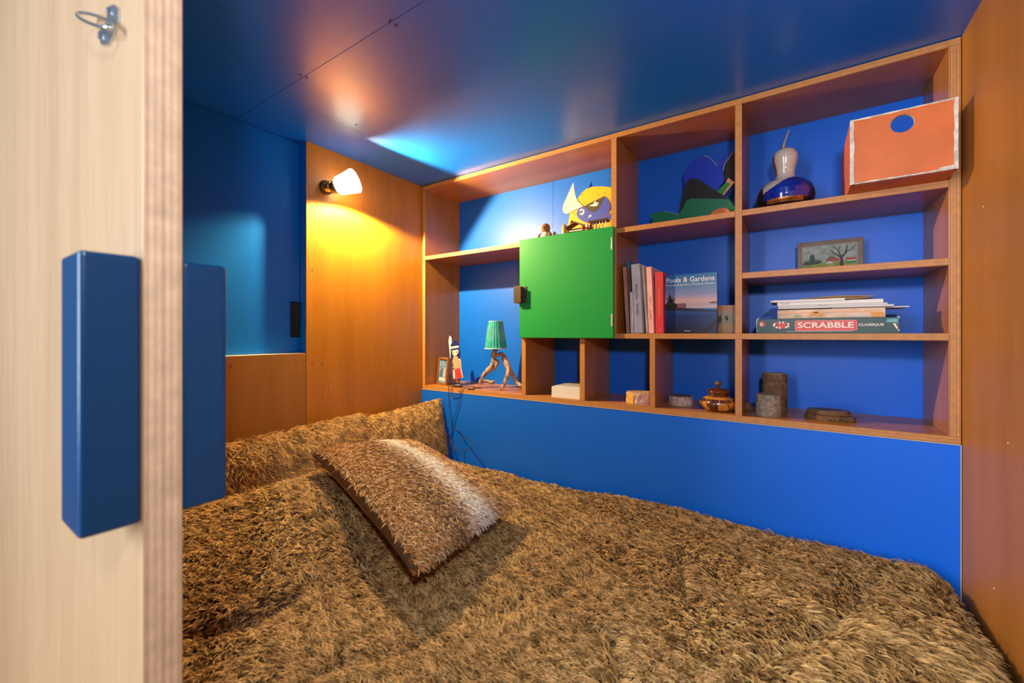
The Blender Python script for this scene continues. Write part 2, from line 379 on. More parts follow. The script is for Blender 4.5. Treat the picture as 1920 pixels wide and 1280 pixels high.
# ------------------------------------------------------------------ fur
rng = np.random.default_rng(7)
def fur_mat(name, rough=0.55):
    m, nt, b = nodes_of(name)
    at = nt.nodes.new('ShaderNodeAttribute'); at.attribute_name = 'tint'
    nt.links.new(at.outputs['Color'], b.inputs['Base Color']); b.inputs['Roughness'].default_value = rough
    b.inputs['Specular IOR Level'].default_value = 0.25
    return m
furm = fur_mat('dyed fur')
def fnoise(x, y, seed, f):                            # smooth noise from sines
    r = np.random.default_rng(seed); s = 0
    for i in range(7):
        a = r.uniform(0, 2 * PI); k = f * r.uniform(0.6, 1.7); p = r.uniform(0, 2 * PI)
        s = s + np.sin(k * (x * np.cos(a) + y * np.sin(a)) + p)
    return s / 4.0
def fur(name, parent, P, N, D, L, col, k=7, spread=0.0035, rad=0.00045, up=0.55, curl=0.25, npt=5):
    n = len(P); idx = np.repeat(np.arange(n), k); M = len(idx)
    P_, N_, D_, L_ = P[idx], N[idx], D[idx], L[idx]
    T = np.cross(N_, D_); T /= np.linalg.norm(T, axis=1, keepdims=True) + 1e-9
    a = rng.uniform(0, 2 * PI, M); r = spread * np.sqrt(rng.uniform(0, 1, M))
    root = P_ + (D_ * (r * np.cos(a))[:, None] + T * (r * np.sin(a))[:, None])
    tuft_up = (up * rng.uniform(0.6, 1.4, n))[idx]; tuft_side = (rng.normal(0, 0.35, n))[idx]
    hl = L_ * rng.uniform(0.75, 1.1, M)
    ph = rng.uniform(0, 2 * PI, n)[idx] + rng.normal(0, 0.3, M)
    out = np.zeros((M, npt, 3), dtype=np.float32)
    cl = P_ + 0
    for j in range(npt):
        t = j / (npt - 1)
        along = hl * (t * 0.55 + t * t * 0.45)
        lift = hl * tuft_up * (1.5 * t - 0.75 * t * t)
        c = cl + D_ * along[:, None] + N_ * lift[:, None] + T * (tuft_side * hl * t * t)[:, None]
        c = c + T * (curl * hl * 0.35 * np.sin(ph + 3.0 * t) * t)[:, None] + N_ * (curl * hl * 0.25 * np.cos(ph + 3.0 * t) * t)[:, None]
        off = (root - P_) * (1 - 0.72 * t)
        out[:, j] = c + off
    hc = bpy.data.hair_curves.new(name); hc.add_curves([npt] * M)
    hc.position_data.foreach_set('vector', out.reshape(-1).astype(np.float32))
    ra = hc.attributes.new('radius', 'FLOAT', 'POINT')
    tap = np.array([1.0, 1.0, 0.85, 0.6, 0.2])[:npt] * rad
    ra.data.foreach_set('value', np.tile(tap, M).astype(np.float32))
    ca = hc.attributes.new('tint', 'FLOAT_COLOR', 'CURVE')
    cc = np.ones((M, 4), dtype=np.float32); cc[:, :3] = np.clip(col[idx] * rng.uniform(0.8, 1.2, (M, 1)), 0, 1)
    ca.data.foreach_set('color', cc.reshape(-1))
    hc.materials.append(furm)
    o = bpy.data.objects.new(name, hc); C.objects.link(o)
    if parent is not None:
        o.parent = parent; bpy.context.view_layer.update(); o.matrix_parent_inverse = parent.matrix_world.inverted()
    o['kind'] = 'stuff'
    return o
sstep = lambda x, a, b: (lambda t: t * t * (3 - 2 * t))(np.clip((x - a) / (b - a), 0, 1))
CREASES = []
for pts, dep, w in (([(340, 1192), (400, 1172), (470, 1150), (548, 1112)], 0.045, 0.018), ([(1098, 1150), (1150, 1165), (1172, 1270)], 0.030, 0.018), ([(1276, 1028), (1288, 1108)], 0.026, 0.014),
                    ([(590, 905), (640, 960), (700, 1040), (770, 1085)], 0.020, 0.03), ([(1420, 1230), (1560, 1150), (1640, 1060)], 0.018, 0.02), ([(930, 1120), (1060, 1090), (1180, 1010)], 0.012, 0.02), ([(500, 1270), (640, 1210), (780, 1190)], 0.016, 0.02)):
    q = [WZ(x, y, CZ - 0.60) for x, y in pts]
    for a, b in zip(q, q[1:]): CREASES.append((a.x, a.y, b.x, b.y, dep / (1.4 if len(q) > 2 else 1), w))
def bed_h(x, y):
    x = np.asarray(x, float); y = np.asarray(y, float)
    h = CZ - 0.628 + 0.155 * sstep(-x, 0.85, 1.33) * (1 - sstep(-x, 1.36, 1.47)) * (1 - sstep(y, 0.80, 1.30))
    h = h + 0.010 * fnoise(x, y, 3, 7) + 0.006 * fnoise(x, y, 5, 17)
    for (x0, y0, x1, y1, dep, w) in CREASES:
        dx, dy = x1 - x0, y1 - y0; LL = dx * dx + dy * dy
        t = np.clip(((x - x0) * dx + (y - y0) * dy) / LL, 0, 1)
        d = np.hypot(x - x0 - t * dx, y - y0 - t * dy); h = h - dep * np.exp(-(d / w) ** 2)
    h = h - 0.030 * sstep(x, 0.24, 0.345) ** 2 - 0.012 * sstep(y, 1.52, 1.59)
    return h
bx0, bx1, by0, by1 = -1.645, 0.340, 0.215, 1.578
bm = NB(); NX, NY = 100, 70
g = [[bm.verts.new((x, y, float(bed_h(x, y)) - 0.004)) for y in np.linspace(by0, by1, NY)] for x in np.linspace(bx0, bx1, NX)]
for i in range(NX - 1):
    for j in range(NY - 1): bm.faces.new((g[i][j], g[i + 1][j], g[i + 1][j + 1], g[i][j + 1]))
ring = [g[i][0] for i in range(NX)] + [g[NX - 1][j] for j in range(1, NY)] + [g[i][NY - 1] for i in range(NX - 2, -1, -1)] + [g[0][j] for j in range(NY - 2, 0, -1)]
zl = CZ - 0.678
low = [bm.verts.new((v.co.x, v.co.y, zl)) for v in ring]
for i in range(len(ring)): bm.faces.new((ring[i], low[i], low[(i + 1) % len(low)], ring[(i + 1) % len(ring)]))
bm.faces.new(low)
bl = mesh('fur_blanket', bm, mat('brown blanket hide', (0.075, 0.042, 0.018), 0.8), smooth=True)
tag(bl, 'shaggy golden brown fur blanket spread over the whole bed', 'blanket')
bm = NB(); box(bm, (bx0, by0, ZF), (bx1, by1, zl), bev=0.02); tag(mesh('mattress', bm, mat('unbleached mattress cloth', (0.6, 0.55, 0.45), 0.8)), 'plain pale mattress lying under the brown fur blanket', 'mattress')
def normals(f, x, y, e=0.004):
    hx = (f(x + e, y) - f(x - e, y)) / (2 * e); hy = (f(x, y + e) - f(x, y - e)) / (2 * e)
    n = np.stack([-hx, -hy, np.ones_like(hx)], 1); return n / np.linalg.norm(n, axis=1, keepdims=True)
def comb(ang, N):
    D = np.stack([np.cos(ang), np.sin(ang), np.zeros_like(ang)], 1); D -= N * (D * N).sum(1, keepdims=True)
    return D / np.linalg.norm(D, axis=1, keepdims=True)
NT = 125000
x = rng.uniform(bx0, bx1, NT * 2); y = rng.uniform(by0, by1, NT * 2)
keep = rng.uniform(0, 1, NT * 2) < np.clip(0.75 / np.hypot(x * 0.8, y), 0.35, 0.9)
x, y = x[keep][:NT], y[keep][:NT]
N = normals(bed_h, x, y); P = np.stack([x, y, bed_h(x, y) + 0.0035 * fnoise(x, y, 61, 170) + 0.002 * fnoise(x, y, 62, 330) - 0.001], 1)
ang = -2.2 + 1.5 * fnoise(x, y, 11, 5) + 0.9 * fnoise(x, y, 12, 30) + rng.normal(0, 0.5, len(x)) * (1 - 0.6 * sstep(x, -0.5, 0.1))
D = comb(ang, N)
Lh = (0.0140 + 0.0090 * sstep(x, -0.4, 0.2)) * rng.uniform(0.75, 1.2, len(x)) * (1 - 0.35 * sstep(x, 0.30, 0.34))
mixv = np.clip(0.5 + 0.35 * fnoise(x, y, 21, 130) + rng.normal(0, 0.38, len(x)), 0, 1)[:, None]
col = np.array([0.25, 0.138, 0.040]) * (1 - mixv) + np.array([0.95, 0.64, 0.27]) * mixv
fur('pile', bl, P, N, D, Lh, col, k=5, spread=0.0026, rad=0.00042, up=0.62, curl=0.6)

def cushion(name, q, th, label, colf, backm, nrm, length, ntuft, k=6, group=None, angf=None, sag=0.0, upf=0.45, both=0.55, vmin=0.0):
    q = [Vector(p) for p in q]; nrm = Vector(nrm).normalized(); G = 26
    prof = lambda u: (1 - abs(2 * u - 1) ** 2.6) ** 0.62
    def base(u, v):
        pinch = 0.035 * (math.sin(PI * u) * (1 if v < 0.5 else -1) * abs(2 * v - 1) ** 2)
        p = q[0] * (1 - u) * (1 - v) + q[1] * u * (1 - v) + q[2] * u * v + q[3] * (1 - u) * v
        p = p + (q[3] - q[0]) * pinch
        p = p - Vector((0, 0, sag)) * math.sin(PI * u) * math.sin(PI * v)
        return p
    bm = NB(); top, bot = {}, {}
    for i in range(G + 1):
        for j in range(G + 1):
            u, v = i / G, j / G; h = th * prof(u) * prof(v); p = base(u, v)
            top[i, j] = bm.verts.new(p + nrm * h)
            bot[i, j] = top[i, j] if i in (0, G) or j in (0, G) else bm.verts.new(p - nrm * h * both)
    for i in range(G):
        for j in range(G):
            bm.faces.new((top[i, j], top[i + 1, j], top[i + 1, j + 1], top[i, j + 1]))
            f = bm.faces.new((bot[i, j], bot[i, j + 1], bot[i + 1, j + 1], bot[i + 1, j])); f.material_index = 1
    hide = mat('cushion hide', (0.13, 0.065, 0.022), 0.8)
    o = mesh(name, bm, [hide, backm], smooth=True); tag(o, label, 'cushion', group)
    u = rng.uniform(0.0, 1.0, ntuft); v = rng.uniform(vmin, 1.0, ntuft)
    pf = lambda t: np.power(np.clip(1 - np.abs(2 * t - 1) ** 2.6, 0, 1), 0.62)
    Q = np.array([list(p) for p in q]); nv = np.array(list(nrm))
    def S(u, v):
        u = np.clip(u, 0, 1)[:, None]; v = np.clip(v, 0, 1)[:, None]
        p = Q[0] * (1 - u) * (1 - v) + Q[1] * u * (1 - v) + Q[2] * u * v + Q[3] * (1 - u) * v
        p = p + (Q[3] - Q[0]) * (0.035 * np.sin(PI * u) * np.where(v < 0.5, 1, -1) * np.abs(2 * v - 1) ** 2)
        p = p - np.array([0, 0, sag]) * np.sin(PI * u) * np.sin(PI * v)
        return p + nv * (th * pf(u) * pf(v))
    e = 0.01; P = S(u, v); du = S(u + e, v) - S(u - e, v); dv = S(u, v + e) - S(u, v - e)
    N = np.cross(du, dv); N /= np.linalg.norm(N, axis=1, keepdims=True) + 1e-12
    sg = np.sign((N @ nv))[:, None]; sg[sg == 0] = 1; N *= sg
    U = du / (np.linalg.norm(du, axis=1, keepdims=True) + 1e-12); V = np.cross(N, U)
    a = (angf(u, v) if angf else 0.0) + 0.5 * fnoise(u * 1.3, v, 31, 7) + rng.normal(0, 0.3, ntuft)
    D = U * np.cos(a)[:, None] + V * np.sin(a)[:, None]
    fur('pile', o, P, N, D, length * rng.uniform(0.75, 1.2, ntuft), colf(u, v), k=k, spread=0.0035, rad=0.00048, up=upf, curl=0.45)
    return o
def tawny(u, v):
    m = np.clip(0.5 + 0.4 * fnoise(u * 1.5, v, 41, 25) + rng.normal(0, 0.3, len(u)), 0, 1)[:, None]
    return np.array([0.36, 0.20, 0.07]) * (1 - m) + np.array([0.90, 0.58, 0.22]) * m
def striped(u, v):
    c = np.array([0.58, 0.32, 0.12]) * np.ones((len(u), 3)); r = rng.uniform(0, 1, len(u))
    c[r < 0.30] = (0.36, 0.17, 0.05); c[r > 0.75] = (0.86, 0.64, 0.42)
    w = v + 0.03 * fnoise(u, v, 51, 8) + rng.normal(0, 0.035, len(u))
    dk = np.exp(-((w - 0.40) / 0.10) ** 2) * (rng.uniform(0, 1, len(u)) < 0.42); c = c * (1 - dk[:, None]) + dk[:, None] * np.array([0.12, 0.085, 0.07])
    wh = np.clip(1.35 * np.exp(-((w - 0.61) / 0.080) ** 2), 0, 1) * (rng.uniform(0, 1, len(u)) < 0.9)
    c = c * (1 - wh[:, None]) + wh[:, None] * np.array([0.92, 0.88, 0.84])
    return c
backm = mat('tan cushion backing', (0.36, 0.15, 0.045), 0.7, var=0.1, scale=90)
pL, pB, pR, pT = (-1.355, 0.785, CZ - 0.400), (-0.700, 0.645, CZ - 0.535), (-0.760, 1.135, CZ - 0.555), (-1.29, 1.20, CZ - 0.450)
cushion('fur_cushion', (pL, pB, pR, pT), 0.068, 'tawny fur cushion with a white stripe lying in the middle of the bed', striped, backm, (0.1, -0.05, 1), 0.0165, 24000, k=6, angf=lambda u, v: -0.1 + 0.25 * (v - 0.5), upf=0.5, both=1.0, vmin=0.035)
cushion('fur_cushion', ((-1.47, 0.36, CZ - 0.61), (-1.47, 1.13, CZ - 0.585), (-1.545, 1.12, CZ - 0.345), (-1.545, 0.36, CZ - 0.365)), 0.055,
        'long golden shaggy cushion leaning on the left wall below the blue recess', tawny, backm, (1, 0, 0.30), 0.027, 15000, k=6, group=None, angf=lambda u, v: -1.2 + 0 * u, upf=0.75, both=0.8)
cushion('fur_cushion', ((-1.53, 1.08, CZ - 0.60), (-1.46, 1.56, CZ - 0.60), (-1.53, 1.575, CZ - 0.335), (-1.60, 1.08, CZ - 0.375)), 0.045,
        'golden shaggy cushion in the corner under the shelves, its tip raised', tawny, backm, (1, 0, 0.30), 0.019, 11000, k=6, angf=lambda u, v: -1.2 + 0 * u, upf=0.65, both=0.8)

# ------------------------------------------------------------------ things on the left shelves
def flat(name, parent, polys, Y0, th0=0.004, step=0.0004, clampz=None, clampx=None):   # polys: [(outline in photo px, material, relative depth)]
    for k, (px, m) in enumerate(polys):
        plate(name if k else name, px, Y0 - (k * step), th0 if k == 0 else step * 0.9, m, parent, clampz, clampx)
ink = mat('black ink', (0.015, 0.014, 0.016), 0.5)
paper = mat('white paper', (0.74, 0.72, 0.70), 0.6)
red = mat('red print', (0.62, 0.05, 0.045), 0.45)
# small photo frame
fy = 1.665
ph = empty('photo_frame', tuple(W(826, 719, Y=fy)), label='small brown wooden photo frame in the left corner of the bottom shelf', cat='picture frame')
ph.location.z = zb
fw = wood('reddish frame wood', (0.22, 0.075, 0.02), (0.34, 0.13, 0.04), 2, 0.4, fine=4)
FZ = zb; fx0, fx1 = W(812, 719, Y=fy).x, W(846, 717, Y=fy).x; fx0 = max(fx0, -1.645)
def framed(parent, x0, x1, y, z0, z1, bw, th, fm, artm, lean=0.0, rz=0.0, pivot=None):
    o = []
    pv = Vector(pivot or ((x0 + x1) / 2, y, z0))
    M = Matrix.Translation(pv) @ Matrix.Rotation(rz, 4, 'Z') @ Matrix.Rotation(lean, 4, 'X') @ Matrix.Translation(-pv)
    for a, b in (((x0, y, z0), (x0 + bw, y + th, z1)), ((x1 - bw, y, z0), (x1, y + th, z1)), ((x0 + bw, y, z0), (x1 - bw, y + th, z0 + bw)), ((x0 + bw, y, z1 - bw), (x1 - bw, y + th, z1))):
        bm = NB(); box(bm, a, b, bev=0.0012); bm.transform(M); o.append(mesh('frame_bar', bm, fm, parent))
    bm = NB(); box(bm, (x0 + bw * .8, y + th * .45, z0 + bw * .8), (x1 - bw * .8, y + th * .9, z1 - bw * .8)); bm.transform(M); art = mesh('picture', bm, artm, parent)
    return M, art
fz1 = W(806, 667, Y=fy).z
M1, art = framed(ph, fx0, fx0 + 0.100, fy, zb + 0.0005, zb + 0.150, 0.012, 0.012, fw, mat('faded blue photo', (0.16, 0.30, 0.48), 0.4, var=0.5, scale=70), lean=-0.10, rz=-0.25)
def local_plate(name, parent, M, pts, y, th, m):
    bm = NB(); prism(bm, [(a, y, b) for a, b in pts], (0, th, 0)); bm.transform(M); return mesh(name, bm, m, parent)
fc = fx0 + 0.05
local_plate('picture_detail', art, M1, [(fc - .030, zb + .022), (fc + .030, zb + .022), (fc + .030, zb + .040), (fc - .030, zb + .040)], fy + .0045, .0006, mat('pale photo foreground', (0.62, 0.62, 0.68), 0.5))
for dx, hh in ((-.018, .05), (-.004, .055), (.010, .048), (.02, .05)):
    local_plate('picture_detail', art, M1, [(fc + dx - .004, zb + .045), (fc + dx + .004, zb + .045), (fc + dx + .003, zb + .04 + hh), (fc + dx - .003, zb + .04 + hh)], fy + .0043, .0006, mat('photo figures', (0.05, 0.08, 0.16), 0.5) if dx < 0.005 else mat('photo figures pale', (0.55, 0.6, 0.7), 0.5))
# flat wooden doll with a feather
dy = 1.70
dl = empty('wooden_doll', (W(856, 717, Y=dy).x, dy, zb), label='flat painted wooden doll with dark hair, a tall white feather and red skirt', cat='figurine')
navy = mat('navy paint', (0.008, 0.02, 0.12), 0.4); skin = mat('pale face paint', (0.74, 0.58, 0.52), 0.5)
tan = mat('tan painted cloth', (0.50, 0.34, 0.20), 0.6); rose = mat('rose red paint', (0.62, 0.05, 0.05), 0.5)
plate('feather', [(841, 638), (843, 629), (846, 633), (848, 650), (847, 671), (844, 671)], dy + .004, .003, white, dl)
plate('hair', [(845, 672), (845, 646), (849, 640), (855, 638), (860, 645), (861, 656), (863, 664), (862, 672), (853, 673)], dy + .001, .003, navy, dl)
plate('headband', [(844.5, 650), (860, 647.5), (860.5, 651), (845, 654)], dy - .0005, .0014, white, dl)
fc_ = plate('face', [(847, 657), (859, 655), (859.5, 660), (856, 666), (852, 668), (848.5, 664)], dy - .001, .002, skin, dl)
for x in (850, 856): plate('eye', [(x - .7, 659), (x + .7, 659), (x + .7, 661.2), (x - .7, 661.2)], dy - .0014, .0004, ink, fc_)
plate('mouth', [(852, 664), (854, 664), (853, 665)], dy - .0014, .0004, rose, fc_)
plate('body', [(850, 668), (857, 667.5), (861, 675), (865, 687), (862, 690), (861, 692), (850, 693), (848, 688), (849, 676)], dy, .004, tan, dl)
plate('arm', [(849.5, 670), (851, 671), (849, 690), (848, 703), (847, 690)], dy + .001, .003, white, dl)
plate('arm', [(860, 672), (863, 672), (865, 686), (863.5, 687)], dy + .001, .003, skin, dl)
plate('skirt', [(852, 692), (863, 689.5), (867, 708), (853.5, 712)], dy - .0002, .0045, rose, dl)
plate('fringe', [(849, 690), (852, 691), (853.5, 712), (850, 709)], dy, .003, white, dl)
plate('fringe', [(862.5, 689), (864, 688), (868, 707), (866.5, 708.5)], dy, .003, white, dl)
for x in (853, 861):
    p = W(x, 709, Y=dy + .002); bm = NB(); tube(bm, [(p.x, dy + .002, p.z + 0.002), (p.x, dy + .002, zb + .004), (p.x, dy - .008, zb + .003)], [.0035, .003, .0028], 8); mesh('leg', bm, navy, dl)
# tiny grey figure beside the doll
p = W(843.5, 716, Y=1.74); bm = NB(); lathe(bm, [(0.008, 0), (0.009, 0.01), (0.006, 0.03), (0.009, 0.038), (0.009, 0.048), (0.004, 0.055)], 14, (p.x + 0.004, 1.745, zb), wob=lambda a, k: 1 + 0.15 * math.sin(3 * a + k))
tag(mesh('stone_figure', bm, mat('grey stone', (0.28, 0.24, 0.24), 0.7, var=0.3, scale=120), smooth=True), 'tiny grey stone figure between the photo frame and the doll', 'figurine')
# driftwood lamp with teal shade
ly = 1.71
LC = W(930, 640, Y=ly)
dlamp = empty('table_lamp', (LC.x, ly, zb), label='driftwood branch table lamp with a teal fabric shade', cat='lamp')
drift = mat('weathered driftwood', (0.36, 0.25, 0.20), 0.65, var=0.75, scale=70, bump=0.9, stretch=(1, 1, 0.5))
def D3(x, y, Y): p = W(x, y, Y=Y); p.z = max(p.z, zb + 0.006); return p
branches = [
    ([(929, 655, ly), (926, 663, ly), (925, 677, ly), (921, 688, ly - .01), (912, 697, ly - .015), (904, 708, ly - .02), (900, 719, ly - .02)], [.010, .011, .012, .012, .010, .009, .008]),
    ([(924, 672, ly), (932, 666, ly + .005), (941, 664, ly + .005), (946, 672, ly + .005), (951, 683, ly), (954, 694, ly - .01), (951, 706, ly - .02), (945, 720, ly - .03), (941, 729, ly - .03)], [.009, .010, .012, .013, .013, .012, .009, .007, .005]),
    ([(953, 688, ly), (958, 697, ly + .01), (963, 706, ly + .015), (970, 717, ly + .015), (979, 724, ly + .01)], [.009, .009, .009, .008, .008]),
    ([(925, 680, ly), (933, 676, ly), (929, 688, ly), (921, 694, ly)], [.008, .008, .007, .006]),
    ([(900, 716, ly - .02), (912, 714, ly + .03), (922, 717, ly + .04), (926, 714, ly + .04)], [.007, .008, .009, .007])]
for k, (pp, rr) in enumerate(branches):
    pts = smooth_path([D3(*q) for q in pp], 4); rs = [rr[min(int(i / 4), len(rr) - 1)] for i in range(len(pts))]
    if k in (2,):
        for q in pts: q.x = min(q.x, X_a[0] - 0.010)
    bm = NB(); tube(bm, pts, rs, 12, wob=0.26, seed=k + 3); b_ = mesh('branch', bm, drift, dlamp, smooth=True)
p = D3(941, 729, ly - .03); bm = NB(); tube(bm, [p, (p.x - .010, p.y - .008, zb + .004), (p.x - .016, p.y - .012, zb + .003)], [.006, .005, .002], 8); tube(bm, [p, (p.x + .012, p.y - .006, zb + .004)], [.005, .002], 8); mesh('root_tip', bm, drift, dlamp, smooth=True)
teal = mat('teal ribbed fabric', (0.015, 0.34, 0.36), 0.7, var=0.25, scale=50)
s0, s1 = W(931, 655, Y=ly), W(931, 602, Y=ly); r0 = (W(950, 650, Y=ly).x - W(910, 650, Y=ly).x) / 2 * 0.83; r1 = r0 * 0.64
SC = Vector((W(929.5, 640, Y=ly).x, ly, 0)); zs0, zs1 = s0.z + 0.004, s1.z
bm = NB(); lathe(bm, [(r0, zs0), (r0 * .9, zs0 + (zs1 - zs0) * .35), (r1, zs1), (r1 - .0015, zs1), (r0 - .002, zs0 + .0005), (r0, zs0)], 44, SC, wob=lambda a, k: 1 + (0.02 * math.cos(22 * a)), cap=False); shd = mesh('shade', bm, teal, dlamp, smooth=False)
bm = NB(); lathe(bm, [(r0 * 1.02, zs0 - .001), (r0 * 1.03, zs0 + .002), (r0 * 1.01, zs0 + .0035), (r0 * .99, zs0 + .001)], 44, SC, cap=False); mesh('trim', bm, mat('pale teal trim', (0.45, 0.66, 0.60), 0.6), shd)
bm = NB(); lathe(bm, [(r1 * 1.03, zs1 - .003), (r1 * 1.04, zs1 + .001), (r1 * .97, zs1 + .001)], 44, SC, cap=False); mesh('trim', bm, mat('pale teal trim', (0.45, 0.66, 0.60), 0.6), shd)
bm = NB()
for i in range(22):
    a = 2 * PI * (i + .5) / 22; f0, f1 = 0.35 + 0.08 * math.sin(i * 5), 0.80 + 0.08 * math.cos(i * 3)
    pa = [SC + Vector((math.cos(a) * (r0 + (r1 - r0) * t) * 1.012, math.sin(a) * (r0 + (r1 - r0) * t) * 1.012, zs0 + (zs1 - zs0) * t)) for t in (f0, f1)]
    tube(bm, pa, .0006, 5)
mesh('stitching', bm, mat('pale thread', (0.50, 0.62, 0.52), 0.7), shd)
bm = NB(); lathe(bm, [(.010, zs0 - .012), (.012, zs0 + .0), (.012, zs0 + .03), (.004, zs0 + .035)], 16, SC); mesh('socket', bm, mat('aged socket', (0.25, 0.18, 0.12), 0.5), dlamp)
# its cord, hanging over the shelf edge down to the bed
cordm = mat('dark brown cord', (0.045, 0.025, 0.02), 0.5)
yf = YF - 0.010
def E3(x, y, Y, z=None): p = W(x, y, Y=Y); p.z = p.z if z is None else z; return p
zc_ = zb + 0.003
path = [E3(902, 716, 1.69, zc_), E3(893, 716, 1.67, zc_), E3(880, 714, 1.68, zc_ + .002), E3(868, 713, 1.66, zc_ + .001), E3(858, 716, 1.64, zc_ + .001), E3(848, 718, 1.62, zc_ + .002), E3(841, 724, 1.602, zc_ + .003), E3(841, 732, yf), E3(841, 750, yf), E3(844, 775, yf), E3(847, 800, yf), E3(846, 822, yf), E3(848, 838, 1.53)]
path2 = [E3(900, 719, 1.68, zc_), E3(888, 722, 1.655, zc_), E3(876, 727, 1.63, zc_), E3(866, 732, 1.612, zc_ + .001), E3(860, 736, yf), E3(853, 741, yf), E3(848, 740, yf), E3(846, 731, yf), E3(848, 722, 1.602, zc_ + .004)]
path3 = [E3(905, 717, 1.67, zc_), E3(893, 722, 1.645, zc_), E3(884, 728, 1.625, zc_), E3(872, 732, 1.605, zc_ + .002), E3(862, 741, yf), E3(857, 765, yf), E3(851, 785, yf), E3(847, 805, yf), E3(845, 825, yf), E3(849, 840, 1.54), E3(858, 844, 1.52), E3(876, 843, 1.50), E3(887, 838, 1.50), E3(892, 830, 1.54), E3(880, 822, 1.56), E3(868, 818, yf)]
path4 = [E3(832, 823, yf), E3(842, 817, yf), E3(846, 814, yf)]
path5 = [E3(853, 800, yf), E3(862, 808, yf), E3(868, 818, yf), E3(866, 826, yf - .01), E3(860, 832, yf - .02), E3(850, 842, 1.53)]
bm = NB()
for pth in (path, path2, path3, path4, path5):
    q = smooth_path(pth, 5)
    for v in q: v.z = max(v.z, float(bed_h(v.x, min(v.y, 1.57))) + 0.018)
    tube(bm, q, .0016, 6)
cord = mesh('power_cord', bm, cordm, None, smooth=True); tag(cord, 'dark lamp cord looping over the shelf edge and down the blue wall to the bed', 'cord')
a = E3(858, 717, 1.635, zb + .008); bm = NB(); lathe(bm, [(.003, -.030), (.007, -.022), (.010, 0), (.008, .020), (.003, .028)], 12, a, axis=Vector((1, .35, 0.05)).normalized().to_track_quat('Z', 'Y').to_matrix()); mesh('switch', bm, mat('dark switch', (0.05, 0.035, 0.03), 0.35), cord, smooth=True)
a = E3(883, 735, 1.604, zb + .006); bm = NB(); lathe(bm, [(.003, -.022), (.007, -.012), (.007, .010), (.003, .022)], 10, a, axis=Vector((1, .1, -.1)).normalized().to_track_quat('Z', 'Y').to_matrix()); mesh('plug', bm, mat('brown plug', (0.16, 0.07, 0.05), 0.45), cord, smooth=True)

# ------------------------------------------------------------------ on top of the green cabinet
mx_ = X_m[0] - 0.001
yel = mat('sun yellow paint', (0.78, 0.46, 0.015), 0.45); ultra = mat('violet blue paint', (0.05, 0.08, 0.50), 0.45)
umber = mat('dark umber paint', (0.055, 0.038, 0.02), 0.5); cream = mat('cream paint', (0.80, 0.70, 0.62), 0.5)
ay = 1.82
ms = empty('painted_cutout', (W(1105, 425, Y=ay).x, ay, z4), label='yellow and violet painted animal cutout with a white horn above the green cabinet', cat='artwork')
plate('board', [(1058, 440), (1064.7, 420), (1069, 399), (1073, 386), (1082.5, 373), (1090, 362), (1098.4, 354.4), (1110.6, 350), (1126.5, 349), (1146, 351), (1160, 356), (1170, 380), (1165, 440)], ay, .008, yel, ms, clampz=z4 + .001, clampx=mx_)
plate('horn', [(1075, 342), (1070, 353), (1065.6, 363), (1060, 375), (1056.2, 383.4), (1054.6, 392), (1056, 398), (1060, 400.6), (1065.6, 400), (1072, 396.5), (1079.7, 392.3), (1092.8, 387), (1089, 382), (1084.3, 378), (1080, 371), (1077.5, 362), (1076, 352)], ay - .0045, .004, cream, ms)
face = plate('face', [(1093.7, 388), (1086, 390), (1082.5, 394.7), (1080.6, 401), (1084.3, 408.7), (1093.7, 415.2), (1103, 418), (1121, 415), (1136, 411), (1150, 412), (1150, 400), (1140.6, 399.3), (1144, 394), (1145, 386), (1143, 378), (1138, 371), (1133, 367.5), (1120, 374), (1105, 382)], ay - .0025, .002, ultra, ms, clampx=mx_)
plate('brow', [(1093.7, 387.5), (1105, 381), (1120, 373.8), (1133, 367.5), (1129, 377), (1125, 386), (1120, 394), (1113, 397.5), (1106, 396), (1100, 391)], ay - .0035, .001, umber, ms)
plate('eye', [(1087, 396), (1088, 392), (1092, 391), (1095.5, 394), (1095.5, 399), (1092, 403), (1087.5, 402), (1086, 399.5), (1090, 400), (1093, 397.5), (1092.5, 394), (1090, 393.5), (1089, 396)], ay - .0036, .001, white, face)
plate('leaf_mark', [(1104.5, 386), (1109, 383.5), (1112, 382.8), (1115, 378), (1117, 377), (1118, 379), (1117, 383), (1121, 378.5), (1122, 380.5), (1120, 385), (1116, 386.6)], ay - .0046, .001, white, face)
plate('nostril_mark', [(1103, 408), (1105, 403.5), (1107, 402), (1108, 404), (1109, 402.5), (1109, 406), (1106, 405.5), (1104, 409)], ay - .0036, .001, white, face)
plate('lip_mark', [(1129, 408), (1133, 403), (1139, 401), (1146, 401), (1146, 403.5), (1138, 404.5), (1132, 409)], ay - .0036, .001, mat('violet paint', (0.12, 0.07, 0.40), 0.5), face)
for x, y in ((1091, 365), (1096, 380), (1123, 351.5), (1122, 364.5), (1134, 361.5), (1076, 400.5)):
    plate('fleck', [(x - 2, y), (x + 2, y - .7), (x + 2, y + .3), (x - 2, y + .8)], ay - .001, .001, umber, ms)
honey = mat('turned honey wood', (0.42, 0.20, 0.06), 0.4, var=0.25, scale=40, stretch=(1, 1, .3)); brownw = mat('turned brown wood', (0.20, 0.07, 0.02), 0.4, var=0.3, scale=40)
